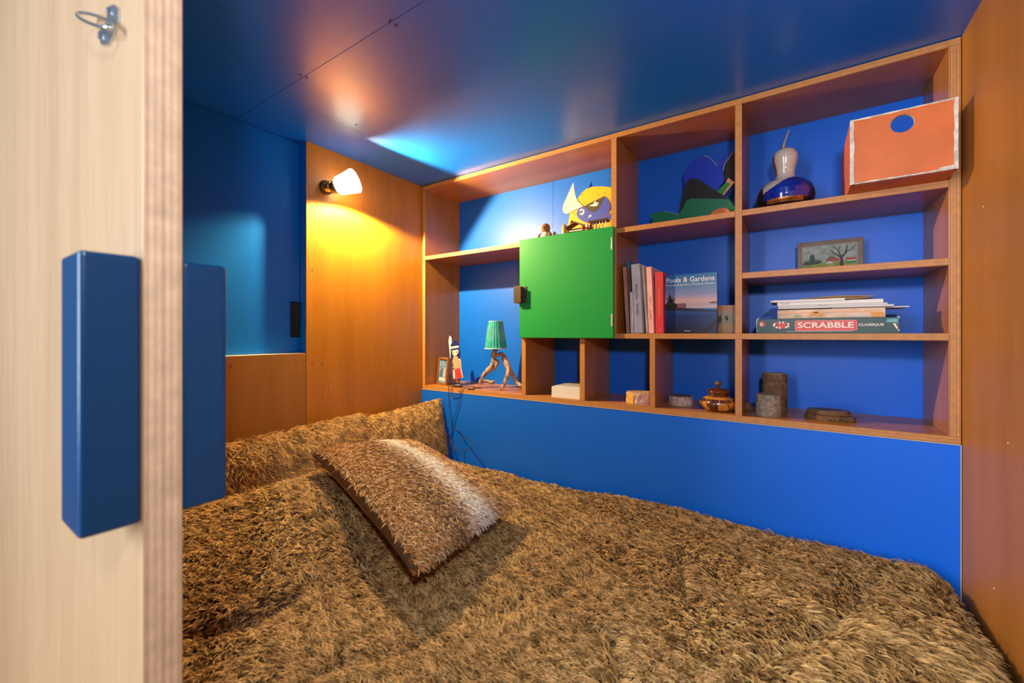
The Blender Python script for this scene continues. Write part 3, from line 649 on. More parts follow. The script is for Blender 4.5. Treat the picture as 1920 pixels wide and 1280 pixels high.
# round-headed wooden figure
p = W(1023, 446, Y=1.66)
wf = empty('wooden_figure', (p.x, 1.66, z4), label='round-headed turned wooden figure above the left part of the green door', cat='figurine')
bm = NB(); lathe(bm, [(.018, 0), (.021, .008), (.019, .020), (.011, .030)], 20, (p.x, 1.66, z4)); mesh('body', bm, cream, wf, smooth=True)
hd = NB(); lathe(hd, [(.003, 0), (.013, .003), (.018, .014), (.017, .024), (.010, .032), (.002, .034)], 20, (p.x + .001, 1.66, z4 + .026)); hdo = mesh('head', hd, mat('reddish turned wood', (0.36, 0.13, 0.035), 0.4, var=0.2, scale=60), wf, smooth=True)
hd = NB(); lathe(hd, [(.0045, -.003), (.003, -.005), (.001, -.005)], 10, (p.x + .001, 1.643, z4 + .043), axis='y'); mesh('nose', hd, brownw, hdo)
for s in (-1, 1):
    bm = NB(); tube(bm, smooth_path([(p.x + s * .014, 1.66, z4 + .026), (p.x + s * .024, 1.655, z4 + .018), (p.x + s * .025, 1.648, z4 + .006)], 4), .006, 8); mesh('arm', bm, brownw, wf, smooth=True)
wf.location.x *= 1.628 / 1.66; wf.location.y = 1.628; wf.scale = (1.15, 1.15, 1.24)
# small turned pieces
def peg(x, Y, r, h, label, m, hm=None, head=True):
    p = W(x, 440, Y=Y); o = empty('wooden_peg', (p.x, Y, z4), label=label, cat='figurine')
    bm = NB(); lathe(bm, [(r, 0), (r, h * .55), (r * .6, h * .66)], 16, (p.x, Y, z4)); mesh('body', bm, m, o, smooth=True)
    if head: bm = NB(); lathe(bm, [(r * .3, h * .62), (r * .8, h * .7), (r * .85, h * .85), (r * .2, h)], 16, (p.x, Y, z4)); mesh('head', bm, hm or m, o, smooth=True)
    o.scale = (1.1, 1.1, 1.3)
    return o
peg(1039.5, 1.63, .008, .026, 'tiny dark wooden peg right of the round-headed figure', brownw)
peg(1045, 1.635, .005, .018, 'smallest wooden peg just left of the pale block', honey)
p = W(1058, 432, Y=1.63); bm = NB(); lathe(bm, [(.010, 0), (.011, .002), (.011, .052), (.008, .056)], 18, (p.x, 1.63, z4)); tag(mesh('wooden_block', bm, mat('pale beech block', (0.62, 0.36, 0.12), 0.45), smooth=True), 'short pale wooden cylinder below the white horn', 'ornament')
# little stable with a roof
p = W(1081, 430, Y=1.70); sb_ = empty('toy_stable', (p.x, 1.70, z4), label='toy wooden stable with pitched roof in front of the yellow cutout', cat='toy')
X0 = p.x
for dx in (-.034, .034):
    bm = NB(); box(bm, (X0 + dx - .004, 1.685, z4), (X0 + dx + .004, 1.715, z4 + .036), bev=.001); mesh('wall', bm, brownw, sb_)
bm = NB(); box(bm, (X0 - .03, 1.712, z4), (X0 + .03, 1.715, z4 + .036)); mesh('wall', bm, honey, sb_)
for s in (-1, 1):
    bm = NB(); prism(bm, [(X0 + s * .048, 1.68, z4 + .034), (X0, 1.68, z4 + .052), (X0, 1.68, z4 + .056), (X0 + s * .048, 1.68, z4 + .038)], (0, .042, 0)); mesh('roof', bm, brownw, sb_)
for k, dz in enumerate((.008, .020)):
    bm = NB(); box(bm, (X0 - .03, 1.686, z4 + dz), (X0 + .03, 1.689, z4 + dz + .004)); mesh('rail', bm, cream, sb_)
bm = NB(); lathe(bm, [(.002, .012), (.008, .014), (.008, .022), (.002, .026)], 12, (X0 - .022, 1.70, z4 + .040)); mesh('finial', bm, brownw, sb_, smooth=True); sb_.location.y = 1.645; sb_.location.x *= 1.645 / 1.70; sb_.scale = (1, 1, 1.12)
pr_ = mat('red lacquer', (0.45, 0.04, 0.03), 0.4)
peg(1101, 1.625, .008, .034, 'little red lacquered figure beside the toy stable', pr_, cream)
peg(1108, 1.64, .007, .040, 'little brown figure right of the red lacquered one', brownw, pr_)
p = W(1128, 420, Y=1.72); tr = empty('toy_cart', (p.x, 1.72, z4), label='dark toy wagon with pale spindles next to the divider', cat='toy')
X0 = p.x - .012
bm = NB(); box(bm, (X0 - .040, 1.705, z4 + .010), (X0 + .040, 1.735, z4 + .016), bev=.001); mesh('floor_board', bm, brownw, tr)
bm = NB(); box(bm, (X0 - .044, 1.700, z4 + .046), (X0 + .044, 1.740, z4 + .054), bev=.002); mesh('roof', bm, umber, tr)
for i in range(6):
    bm = NB(); lathe(bm, [(.0022, 0), (.0032, .010), (.0018, .018), (.0022, .032)], 8, (X0 - .036 + i * .0144, 1.708, z4 + .015)); mesh('spindle', bm, cream if i % 2 else honey, tr)
for dx in (-.028, .028):
    for yy in (1.701, 1.739):
        bm = NB(); lathe(bm, [(.010, -.002), (.010, .002)], 14, (X0 + dx, yy, z4 + .010), axis='y'); mesh('wheel', bm, umber, tr)

tr.location.y = 1.66; tr.location.x *= 1.66 / 1.72; tr.scale = (0.95, 1, 1.12)
# ------------------------------------------------------------------ abstract sculpture, upper middle compartment
ay = 1.77
sc_ = empty('abstract_sculpture', (W(1300, 405, Y=ay).x, ay, z4), label='layered cutout sculpture of green, black and blue shapes in the upper middle compartment', cat='artwork')
grn = mat('deep green paint', (0.006, 0.20, 0.085), 0.45); coal = mat('matt black paint', (0.008, 0.009, 0.011), 0.6)
cob = mat('cobalt paint', (0.002, 0.045, 0.68), 0.5); orange_ = mat('orange paint', (0.62, 0.17, 0.02), 0.5); leaf = mat('grass green paint', (0.01, 0.25, 0.03), 0.5)
cx_ = X_r[0] - .001
plate('blue_shape', [(1281, 325), (1287.5, 311), (1299, 301), (1312.5, 293.8), (1325, 292.5), (1334, 298), (1343.8, 311), (1350, 300), (1361, 285), (1368, 288), (1362, 302), (1357, 312), (1356, 322), (1359, 337), (1341, 362), (1312.5, 342), (1300, 338), (1283, 352)], ay + .035, .006, cob, sc_, clampx=cx_)
plate('dark_wing', [(1357, 312), (1362, 301), (1374, 285), (1385, 283), (1385, 350), (1360, 340)], ay + .028, .006, coal, sc_, clampx=cx_)
pe_ = mat('bare pale edge', (0.55, 0.62, 0.55), 0.6)
edge = NB(); tube(edge, smooth_path([W(x, y, Y=ay + .033) for x, y in ((1320, 292.5), (1327, 294), (1334, 299), (1344, 310.5))], 4), .0009, 5); mesh('pale_edge', edge, pe_, sc_); edge = NB()
tube(edge, smooth_path([W(x, y, Y=ay + .026) for x, y in ((1374, 286), (1366, 297), (1359, 307), (1356, 321))], 4), .0009, 5); mesh('pale_edge', edge, pe_, sc_); edge = NB()
tube(edge, smooth_path([W(x, y, Y=ay - .002) for x, y in ((1246, 396), (1259, 398.5), (1272, 402), (1274, 400))], 4), .0009, 5)
mesh('pale_edge', edge, mat('bare pale edge', (0.55, 0.62, 0.55), 0.6), sc_)
plate('black_shape', [(1271, 404), (1276, 385), (1281, 360), (1286, 342.5), (1293.8, 335), (1303, 334.6), (1312.5, 337.5), (1325, 346), (1341, 356), (1355, 366), (1372, 375), (1376, 392), (1300, 405)], ay + .012, .008, coal, sc_, clampx=cx_)
plate('green_shape', [(1219.5, 401), (1232, 398), (1246, 396), (1259, 398.5), (1272.5, 402), (1281, 388), (1288, 375), (1296, 372), (1366, 373), (1371, 378), (1376, 386), (1384, 396), (1380, 412), (1222, 420), (1222.5, 408)], ay, .008, grn, sc_, clampz=z4 + .0005, clampx=cx_)
plate('orange_shape', [(1330, 404), (1336, 397), (1344, 392), (1356, 389.2), (1364, 391.5), (1369, 396), (1371, 404)], ay - .006, .005, orange_, sc_, clampz=z4 + .0005, clampx=cx_)
plate('green_block', [(1343.5, 359.5), (1361, 341), (1369, 344), (1355, 364.5)], ay + .004, .006, leaf, sc_, clampx=cx_)
plate('pale_block_end', [(1361, 341), (1366, 333), (1369, 336), (1377, 341.5), (1356, 366.5), (1354.5, 364.5), (1369, 344)], ay + .0045, .006, mat('bare wood end', (0.56, 0.36, 0.22), 0.6), sc_, clampx=cx_)

# ------------------------------------------------------------------ painted gourd and orange crate, top right
gx, gy = (W(1418, 380, Y=1.71).x + W(1530, 360, Y=1.71).x) / 2, 1.71
go = empty('painted_gourd', (gx, gy, z4), label='tall lacquered bottle gourd painted cream and blue with a curled stem', cat='ornament')
gr_ = (W(1530, 360, Y=1.71).x - W(1418, 380, Y=1.71).x) / 2 * 1.0
prof = [(.002, 0), (.05, .001), (.068, .010), (.078, .026), (.082, .044), (.080, .064), (.073, .082), (.060, .097), (.042, .107), (.030, .113), (.0265, .125), (.028, .142), (.0325, .160), (.036, .178), (.0355, .192), (.030, .205), (.020, .213), (.008, .217), (.001, .218)]
k_ = gr_ / .082; prof = [(r * k_, h) for r, h in prof]
dense = []
for i in range(len(prof) - 1):
    for t in range(7): dense.append((prof[i][0] + (prof[i + 1][0] - prof[i][0]) * t / 7, prof[i][1] + (prof[i + 1][1] - prof[i][1]) * t / 7))
dense.append(prof[-1])
bm = NB(); lathe(bm, dense, 110, (gx, gy, z4)); bm.faces.ensure_lookup_table()
gm_ = [mat('lacquered cream', (0.66, 0.55, 0.46), 0.15, coat=1), mat('lacquered deep blue', (0.004, 0.02, 0.28), 0.15, coat=1), mat('lacquered copper', (0.55, 0.20, 0.05), 0.25, metal=.6, var=.5, scale=60), mat('lacquered black', (0.006, 0.007, 0.012), 0.12, coat=1), mat('lacquered rust', (0.34, 0.07, 0.015), 0.15, coat=1)]
for f in bm.faces:
    c = f.calc_center_median() - Vector((gx, gy, z4)); rx = c.x; fr = -c.y
    R = max(1e-4, math.hypot(rx, fr)); s = rx / .082
    if c.z > .104: i = 4 if (rx / R < -.80 and .12 < c.z < .195) else 0
    elif c.z < .018: i = 3
    elif c.z < .030: i = 2 if abs(s) < .62 and fr > 0 else 3
    elif c.z > .090 + .046 * s and fr > -.01: i = 0 if s > -.76 else 3
    elif s < -.74: i = 3
    elif s > .88: i = 3
    else: i = 1
    f.material_index = i
mesh('body', bm, gm_, go, smooth=True)
bm = NB(); tube(bm, smooth_path([(gx - .006, gy, z4 + .214), (gx - .004, gy - .002, z4 + .230), (gx + .004, gy - .004, z4 + .255), (gx + .012, gy - .006, z4 + .276)], 4), [.0045] * 5 + [.003] * 5 + [.0022] * 3, 8, wob=.1); mesh('stem', bm, mat('dry stem', (0.46, 0.34, 0.24), 0.6), go, smooth=True)

# crate: front stands a little proud of the shelf
cr_ = empty('orange_crate', (0.235, 1.60, z4), label='worn orange painted wooden box with a round finger hole, white chipped edges', cat='box')
orp = mat('worn orange paint', (0.66, 0.15, 0.030), 0.5, var=0.12, scale=14, bump=0.1)
chip = mat('chipped white edge', (0.66, 0.60, 0.52), 0.6, var=0.35, scale=55, bump=0.3)
yc0 = 1.505; xa, xb = W(1594, 300, Y=yc0).x, W(1797, 300, Y=yc0).x; za, zbx = W(1797, 325, Y=yc0).z, W(1797, 181, Y=yc0).z
xb = min(xb, 0.3415)
depth, t = 0.30, 0.012
za = z4 + 0.0005
hx, hz = W(1692, 231, Y=yc0).x, W(1692, 231, Y=yc0).z; hr = 0.024
# front board with a real hole
bm = NB(); n = 40; inner, outer = [], []
for i in range(n):
    a = 2 * PI * i / n + PI / 4; c, s = math.cos(a), math.sin(a)
    inner.append((hx + hr * c, hz + hr * s))
    m_ = min((xb - .006 - hx) / c if c > 0 else (xa + .006 - hx) / c if c < 0 else 9, (zbx - .002 - hz) / s if s > 0 else (za + .004 - hz) / s if s < 0 else 9); outer.append((hx + m_ * c, hz + m_ * s))
cs = [(xb - .006, zbx - .002), (xa + .006, zbx - .002), (xa + .006, za + .004), (xb - .006, za + .004)]
for c_ in cs:
    j = min(range(n), key=lambda i: math.hypot(outer[i][0] - c_[0], outer[i][1] - c_[1])); outer[j] = c_
V = [[[bm.verts.new((p[0], y, p[1])) for p in L] for L in (inner, outer)] for y in (yc0, yc0 + t)]
for i in range(n):
    j = (i + 1) % n
    bm.faces.new((V[0][0][i], V[0][0][j], V[0][1][j], V[0][1][i])); bm.faces.new((V[1][0][i], V[1][1][i], V[1][1][j], V[1][0][j]))
    f = bm.faces.new((V[0][0][i], V[1][0][i], V[1][0][j], V[0][0][j])); f.material_index = 1
    bm.faces.new((V[0][1][i], V[0][1][j], V[1][1][j], V[1][1][i])).material_index = 1
mesh('front_board', bm, [orp, chip], cr_)
for nm, a, b, m in (('side_board', (xa + .0005, yc0 + .0005, za), (xa + t, yc0 + depth, zbx - .002), orp), ('side_board', (xb - t, yc0 + .0005, za), (xb - .0005, yc0 + depth, zbx - .002), orp),
                    ('bottom_board', (xa + t, yc0 + t + .0005, za), (xb - t, yc0 + depth, za + .008), orp)):
    bm = NB(); box(bm, a, b, bev=.001); mesh(nm, bm, m, cr_)
rc = random.Random(4)
def chipped(x0, x1, z0, z1, vertical):
    pts = []; n = 16
    if vertical:
        for i in range(n + 1): pts.append((x0, z0 + (z1 - z0) * i / n))
        for i in range(n, -1, -1): pts.append((x1 + rc.uniform(-.0012, .0012), z0 + (z1 - z0) * i / n))
    else:
        for i in range(n + 1): pts.append((x0 + (x1 - x0) * i / n, z0))
        for i in range(n, -1, -1): pts.append((x0 + (x1 - x0) * i / n, z1 + rc.uniform(-.0012, .0008)))
    bm = NB(); prism(bm, [(a, yc0 - .0006, b) for a, b in pts], (0, .010, 0)); mesh('edge_strip', bm, chip, cr_)
chipped(xa, xa + .0085, za, zbx, True); chipped(xb, xb - .0075, za, zbx, True)
chipped(xa + .008, xb - .008, zbx - .0005, zbx - .004, False); chipped(xa + .008, xb - .008, za + .0003, za + .004, False)
bm = NB(); prism(bm, [(xb - .036, yc0 - .0009, za + .004), (xb - .007, yc0 - .0009, za + .004), (xb - .007, yc0 - .0009, za + .012), (xb - .020, yc0 - .0009, za + .010), (xb - .034, yc0 - .0009, za + .009)], (0, .0008, 0)); mesh('paint_chip', bm, chip, cr_)

# ------------------------------------------------------------------ small painting on the third shelf
gy2 = 1.80
x0, x1 = W(1495, 500, Y=gy2).x, W(1619, 490, Y=gy2).x; z1_ = W(1560, 448.5, Y=gy2).z
pt = empty('landscape_painting', ((x0 + x1) / 2, gy2, z2), label='small framed painting of a bare tree and red-roofed houses', cat='painting')
sky = mat('painted grey sky', (0.30, 0.33, 0.28), 0.5, var=0.3, scale=60)
frm = mat('dark carved frame', (0.17, 0.10, 0.055), 0.4, var=0.25, scale=30, stretch=(1, 1, 1))
M2, art = framed(pt, x0, x1, gy2, z2 + .0005, z1_, .013, .014, frm, sky, lean=-0.06)
M3, _a = framed(pt, x0 + .011, x1 - .011, gy2 + .002, z2 + .0115, z1_ - .011, .0045, .010, mat('pale frame lip', (0.42, 0.32, 0.22), 0.4), sky, lean=-0.06, pivot=((x0 + x1) / 2, gy2, z2 + .0005))
Wd, Hd = x1 - x0, z1_ - z2
def A(pts, m, y=0.0050, nm='brushwork'):
    return local_plate(nm, art, M2, [(x0 + .014 + a * (Wd - .028), z2 + .014 + b * (Hd - .028)) for a, b in pts], gy2 + y, .0004, m)
dgreen = mat('painted dark green', (0.035, 0.075, 0.05), 0.6); meadow = mat('painted meadow', (0.26, 0.28, 0.05), 0.6, var=0.3, scale=70); roofp = mat('painted red roof', (0.42, 0.06, 0.03), 0.6)
A([(0, 0), (1, 0), (1, .34), (.6, .32), (0, .30)], meadow, .0058)
A([(0, .28), (.06, .40), (.14, .42), (.15, .62), (.20, .66), (.23, .60), (.24, .44), (.32, .42), (.38, .34), (.30, .27), (.1, .25)], dgreen, .0054)
A([(.44, .32), (.47, .48), (.53, .54), (.60, .50), (.66, .36)], mat('painted blue green', (0.08, 0.14, 0.11), 0.6), .0055)
A([(.46, .36), (.50, .47), (.66, .46), (.70, .34)], roofp, .0052); A([(.44, .30), (.50, .36), (.57, .30), (.56, .26), (.46, .26)], mat('painted white wall', (0.60, 0.55, 0.48), 0.6), .0051)
A([(.78, .36), (.80, .44), (.96, .43), (.99, .34)], roofp, .0052); A([(.82, .30), (.98, .31), (.98, .35), (.82, .35)], mat('painted white wall', (0.6, .55, .48), .6), .0051)
A([(.80, .20), (.99, .22), (.97, .32), (.82, .31)], mat('painted shrub green', (0.06, 0.20, 0.07), 0.6), .0053)
bark_ = mat('painted bark', (0.05, 0.028, 0.018), 0.6)
A([(.685, .10), (.70, .36), (.69, .50), (.735, .50), (.75, .36), (.76, .10)], bark_, .0048)
for a, b, c, d, w in ((.70, .48, .58, .66, .022), (.58, .66, .44, .70, .012), (.60, .64, .50, .80, .012), (.71, .50, .66, .74, .016), (.66, .74, .58, .90, .010), (.73, .48, .80, .66, .026), (.80, .66, .82, .92, .016), (.80, .64, .92, .78, .014), (.92, .78, .97, .92, .010), (.78, .60, .94, .58, .012), (.66, .72, .70, .92, .009), (.58, .66, .46, .60, .010)):
    A([(a - w, b), (a + w, b), (c + w * .6, d), (c - w * .6, d)], bark_, .0047, 'branch_stroke')

# ------------------------------------------------------------------ stack with the board game
def slab(name, xL, xR, yF, depth_, z0_, z1__, m, label, cat, rz=0.0, group=None, bev=.001, pages=None):
    cxm = (xL + xR) / 2; o = empty(name, (cxm, yF + depth_ / 2, z0_), rz, label, cat, group)
    hw, hd, h = (xR - xL) / 2, depth_ / 2, z1__ - z0_
    if pages:
        ct = min(.0012, h * .25)
        bm = NB(); box(bm, (-hw, -hd, 0), (hw, hd, ct)); box(bm, (-hw, -hd, h - ct), (hw, hd, h)); box(bm, (-hw, -hd, ct), (hw, -hd + .0012, h - ct)); mesh('cover', bm, m, o, local=True)
        bm = NB(); box(bm, (-hw + .002, -hd + .0014, ct), (hw - .002, hd - .002, h - ct)); mesh('page_block', bm, pages, o, local=True)
    else:
        bm = NB(); box(bm, (-hw, -hd, 0), (hw, hd, h), bev=bev); mesh('box_body', bm, m, o, local=True)
    bpy.context.view_layer.update(); return o
gxa, gxb, gyf = W(1418, 600, Y=1.625).x, W(1687, 600, Y=1.625).x, 1.625
gH = 0.0475
teald = mat('dark teal card', (0.022, 0.062, 0.062), 0.4, var=0.25, scale=12)
gb = slab('board_game_box', gxa, gxb, gyf, .19, z0, z0 + gH, teald, 'dark green board game box with red title label at the bottom of the stack', 'board game')
Yg = gyf - .0006
def GP(px, m, nm, dy=0.0, par=None): return plate(nm, px, Yg - dy, .0006, m, par or gb)
lab = GP([(1490.5, 603), (1493, 601), (1604, 599.5), (1607, 601), (1607.5, 617), (1605, 619), (1493, 620.2), (1490.5, 618)], mat('pink red label edge', (0.80, 0.20, 0.18), 0.4), 'title_label')
GP([(1492.5, 603.5), (1494, 602.4), (1603.5, 601), (1605.2, 602.2), (1605.6, 616), (1604, 617.4), (1494, 618.8), (1492.5, 617.6)], mat('red label', (0.66, 0.05, 0.05), 0.4), 'title_label', .0003, lab)
ivory = mat('ivory print', (0.86, 0.78, 0.68), 0.5)
def ctr(xa_, xb_, y_, Y_): a, b = W(xa_, y_, Y=Y_), W(xb_, y_, Y=Y_); return (a + b) / 2, abs(b.x - a.x)
c, w = ctr(1495.5, 1601, 609.8, Yg); text('SCRABBLE', lab, c + Vector((0, -.0008, 0)), w, .0182, ivory, bold=.022)
c, w = ctr(1609.5, 1657, 608.6, Yg); text('CLASSIQUE', gb, c + Vector((0, -.0004, 0)), w, .0088, ivory, bold=.02)
GP([(1423, 603), (1430, 602.8), (1435, 604), (1435.5, 612), (1424, 612.8)], red, 'maker_mark'); GP([(1425.5, 604.8), (1430.5, 604.6), (1430.8, 606), (1427, 606.6), (1430.5, 608), (1430.5, 610.6), (1425.5, 611)], ivory, 'maker_mark', .0003)
import itertools
cxm, cym = 1465, 609.5
for i in range(14):
    a = 2 * PI * i / 14; px = cxm + 14 * math.cos(a); py = cym + 5.2 * math.sin(a)
    GP([(px - 1.8, py - 1.6), (px + 1.8, py - 1.7), (px + 1.9, py + 1.6), (px - 1.7, py + 1.7)], ivory if i % 3 else red, 'letter_tile', .0003 + .0001 * (i % 2))
GP([(1457, 606.5), (1473, 606), (1474, 612), (1465, 615.5), (1457, 612.4)], red, 'emblem')
GP([(1663, 597.5), (1684, 596), (1684.5, 603.6), (1661.5, 604)], mat('turquoise label', (0.03, 0.32, 0.38), 0.4), 'corner_label'); 
c, w = ctr(1667, 1681, 599.8, Yg); text('NOUVELLE', gb, c + Vector((0, -.0008, 0)), w, .0022, ivory); c, w = ctr(1664, 1682, 602.2, Yg); text('EDITION', gb, c + Vector((0, -.0008, 0)), w, .0022, ivory)
GP([(1673, 606), (1682, 605.6), (1681, 607.2), (1678, 607.3), (1683, 612), (1683, 618), (1679, 613), (1675, 607.4)], ivory, 'corner_mark')
chipm = mat('worn pale card edge', (0.60, 0.58, 0.50), 0.6)
for q in ([(1417.6, 600), (1420, 597), (1424, 596), (1424, 597), (1420.6, 599.5), (1419.5, 606), (1418.8, 616), (1420.5, 621.5), (1418.6, 621.5)], [(1681, 593.5), (1685, 592.4), (1687.4, 594.5), (1686.6, 597), (1685, 594.6)], [(1684, 618.5), (1687.2, 616), (1686.6, 619.5), (1683, 621)], [(1475, 620.8), (1600, 620.2), (1600, 620.9), (1475, 621.5)]):
    GP(q, chipm, 'worn_edge', .0002)
zz = z0 + gH
def sx_(x, Y=1.63): return W(x, 590, Y=Y).x
pz = slab('picture_box', sx_(1457), sx_(1661), 1.633, .15, zz + .0003, zz + .0290, mat('cream picture box', (0.66, 0.46, 0.32), 0.5, var=0.25, scale=22, stretch=(1, 1, 2)), 'cream and orange picture box lying on the green board game box', 'box', bev=.002)
Yp = 1.6325
ob = mat('orange box print', (0.72, 0.30, 0.03), 0.5)
def PP(px, m, nm='box_print'): plate(nm, px, Yp - .0004, .0006, m, pz)
PP([(1515, 594), (1520, 587), (1530, 584), (1543, 588), (1540, 594), (1532, 592.5), (1530, 589), (1522, 591), (1519, 596)], ob)
PP([(1632, 585.5), (1656, 583.5), (1658, 592.5), (1634, 593.5)], ob)
PP([(1458, 586.5), (1630, 580.5), (1650, 580.2), (1650, 582), (1560, 585.5), (1458, 588.5)], mat('peach box print', (0.78, 0.42, 0.22), 0.5))
PP([(1487, 594.5), (1492, 589), (1500, 590), (1503, 595)], mat('green box print', (0.35, 0.36, 0.15), 0.5)); PP([(1588, 592.5), (1600, 589), (1620, 589.5), (1630, 592)], mat('grey box print', (0.55, 0.55, 0.55), 0.5))
zz += .0292; pagem = mat('page edges', (0.66, 0.62, 0.56), 0.7)
stack = [('thin_notebook', 1600, 1705, 1.66, .0035, 'thin white notebook jutting far right under the brochures', 0.0), ('brochure', 1459, 1676, 1.640, .0052, 'white brochure directly on the picture box', 0.0),
         ('brochure', 1459, 1664, 1.636, .0048, 'white brochure with tiny dark print on its spine, second from below', 0.0), ('brochure', 1457.5, 1656, 1.632, .0110, 'thickest white brochure with dark lettering at the left of its spine', 0.0), ('brochure', 1445, 1584, 1.628, .0060, 'short white brochure on top of the stack under the fan', 0.0)]
for nm, a, b, Y, h, lb, rz in stack:
    if nm == 'thin_notebook':
        slab(nm, sx_(1560, Y), sx_(1705, Y), Y, .12, zz + .0001, zz + h, paper, lb, 'notebook', pages=pagem)
    else:
        o = slab(nm, sx_(a, Y), sx_(b, Y), Y, .17 if h > .004 else .15, zz + .0001, zz + h, white, lb, 'brochure', pages=pagem)
        if 'lettering' in lb: text('EL CAP', o, Vector((sx_(1472, Y), Y - .0006, zz + h / 2)), .020, .0042, ink)
        if 'tiny dark' in lb: text('ARQUITECTURA', o, Vector((sx_(1545, Y), Y - .0006, zz + h / 2)), .030, .0019, ink)
    zz += h + .0002
fan = empty('wooden_fan', (sx_(1570, 1.70), 1.72, zz), label='tan wooden fan blade lying on top of the brochure stack', cat='fan')
bm = NB(); prism(bm, [(sx_(1505, 1.70), 1.70, zz + .0003), (sx_(1530, 1.70), 1.70, zz + .010), (sx_(1600, 1.70), 1.70, zz + .010), (sx_(1640, 1.70), 1.70, zz + .0045), (sx_(1610, 1.70), 1.70, zz + .0003)], (0, .06, 0)); mesh('blade', bm, mat('tan palm wood', (0.38, 0.20, 0.06), 0.6, var=.2, scale=30), fan)
bm = NB(); tube(bm, [(sx_(1500, 1.70), 1.69, zz + .006), (sx_(1570, 1.70), 1.695, zz + .011), (sx_(1638, 1.70), 1.69, zz + .008)], [.001, .0022, .001], 6); mesh('rib', bm, mat('pale cane rib', (0.55, 0.34, 0.12), 0.6), fan)

# ------------------------------------------------------------------ books in the middle compartment
def book(xb0, xb1, xt0, xt1, ytop, Y, depth_, m, label, nm='book', txt=None, y0off=0.0):
    """leaning book: foot from xb0 to xb1 and head from xt0 to xt1, as seen in the photograph, spine to the room"""
    a, b = W(xb0, 624, Y=Y), W(xb1, 624, Y=Y); c, d = W(xt0, ytop, Y=Y), W(xt1, ytop, Y=Y)
    th = b.x - a.x; H = c.z - z0; lean = math.atan2(((a.x + b.x) - (c.x + d.x)) / 2, H)
    o = empty(nm, (a.x, Y, z0 + .0003), label=label, cat='book'); L = H / math.cos(lean)
    up = Vector((-math.sin(lean), 0, math.cos(lean))); sd = Vector((math.cos(lean), 0, math.sin(lean)))
    base = Vector((a.x, Y, z0 + .0004 + (0 if lean >= 0 else th * math.sin(-lean))))
    def P_(u, v, w): return base + sd * u + Vector((0, v, 0)) + up * w
    ct = min(.0016, th * .15)
    def bx_(u0, u1, v0, v1, w0, w1, bm):
        M = Matrix(((sd.x, 0, up.x, base.x), (sd.y, 1, up.y, base.y), (sd.z, 0, up.z, base.z), (0, 0, 0, 1)))
        t_ = NB(); box(t_, (u0, v0, w0), (u1, v1, w1), bev=.0004, seg=1); t_.transform(M)
        tm = bpy.data.meshes.new('t'); t_.to_mesh(tm); bm.from_mesh(tm); t_.free(); bpy.data.meshes.remove(tm)
    bm = NB(); bx_(0, ct, 0, depth_, 0, L, bm); bx_(th - ct, th, 0, depth_, 0, L, bm); bx_(0, th, 0, .0016, 0, L, bm); cv = mesh('cover', bm, m, o)
    bm = NB(); bx_(ct, th - ct, .0017, depth_ - .003, .002, L - .002, bm); mesh('page_block', bm, pagem, o)
    for (s, fr, ln, hh, tm_) in (txt or []):
        text(s, o, P_(th / 2, -.0005, L * fr), ln, hh, tm_, roll=PI / 2 + lean)
    return o
bY = 1.625
greyc = mat('pale grey cover', (0.72, 0.70, 0.70), 0.5, var=.12, scale=20); pinkc = mat('pink cover', (0.78, 0.42, 0.40), 0.5, var=.1, scale=25)
book(1174, 1181.5, 1167.5, 1174, 501, 1.632, .20, mat('dusty rose cover', (0.42, 0.20, 0.15), 0.5, var=.2, scale=20), 'narrow dusty rose book, leftmost in the row')
book(1180, 1184, 1173.5, 1181.5, 491, 1.668, .17, mat('teal cover', (0.03, 0.24, 0.38), 0.5, var=.2, scale=15), 'tall teal book behind the short pale booklet')
book(1182.3, 1188.5, 1178.3, 1188.5, 548, 1.612, .045, mat('silver grey cover', (0.66, 0.66, 0.72), 0.45, var=.15, scale=30), 'short silver grey booklet in front of the teal book', txt=[('JARDIN', .60, .022, .0035, mat('dim print', (0.08, 0.08, 0.12), .5))])
book(1189, 1206, 1185.3, 1197, 496, 1.628, .20, greyc, 'thick pale grey book with bold black spine lettering', txt=[('VIVIENDAS', .60, .062, .0110, ink), ('URBANAS', .34, .048, .0115, ink)])
book(1206.4, 1210, 1199, 1202, 500, 1.650, .18, mat('dark olive cover', (0.05, 0.055, 0.035), 0.6, var=.3, scale=40), 'thin dark olive book beside the thick pale grey one')
book(1211, 1215.5, 1201.5, 1209, 498, 1.632, .19, mat('ivory cover', (0.70, 0.60, 0.50), 0.45, var=.15, scale=25), 'slim ivory book touching the pink one')
book(1216, 1227, 1211, 1221.8, 501, 1.630, .19, pinkc, 'pink book with large red lettering on its spine', txt=[('NEW', .28, .035, .008, mat('crimson print', (0.50, 0.04, 0.06), .5)), ('URBAN', .50, .026, .0045, mat('dark red print', (0.25, 0.03, 0.04), .5))])
book(1228.6, 1244.8, 1227.5, 1243.5, 511, 1.624, .20, mat('bright red cover', (0.62, 0.045, 0.055), 0.45), 'bright red book with gold spine lettering', txt=[('LAS CIUDADES INVISIBLES', .52, .110, .0034, mat('gold print', (0.80, 0.55, 0.25), .4)), ('A', .06, .006, .006, mat('gold print', (0.8, .55, .25), .4))])
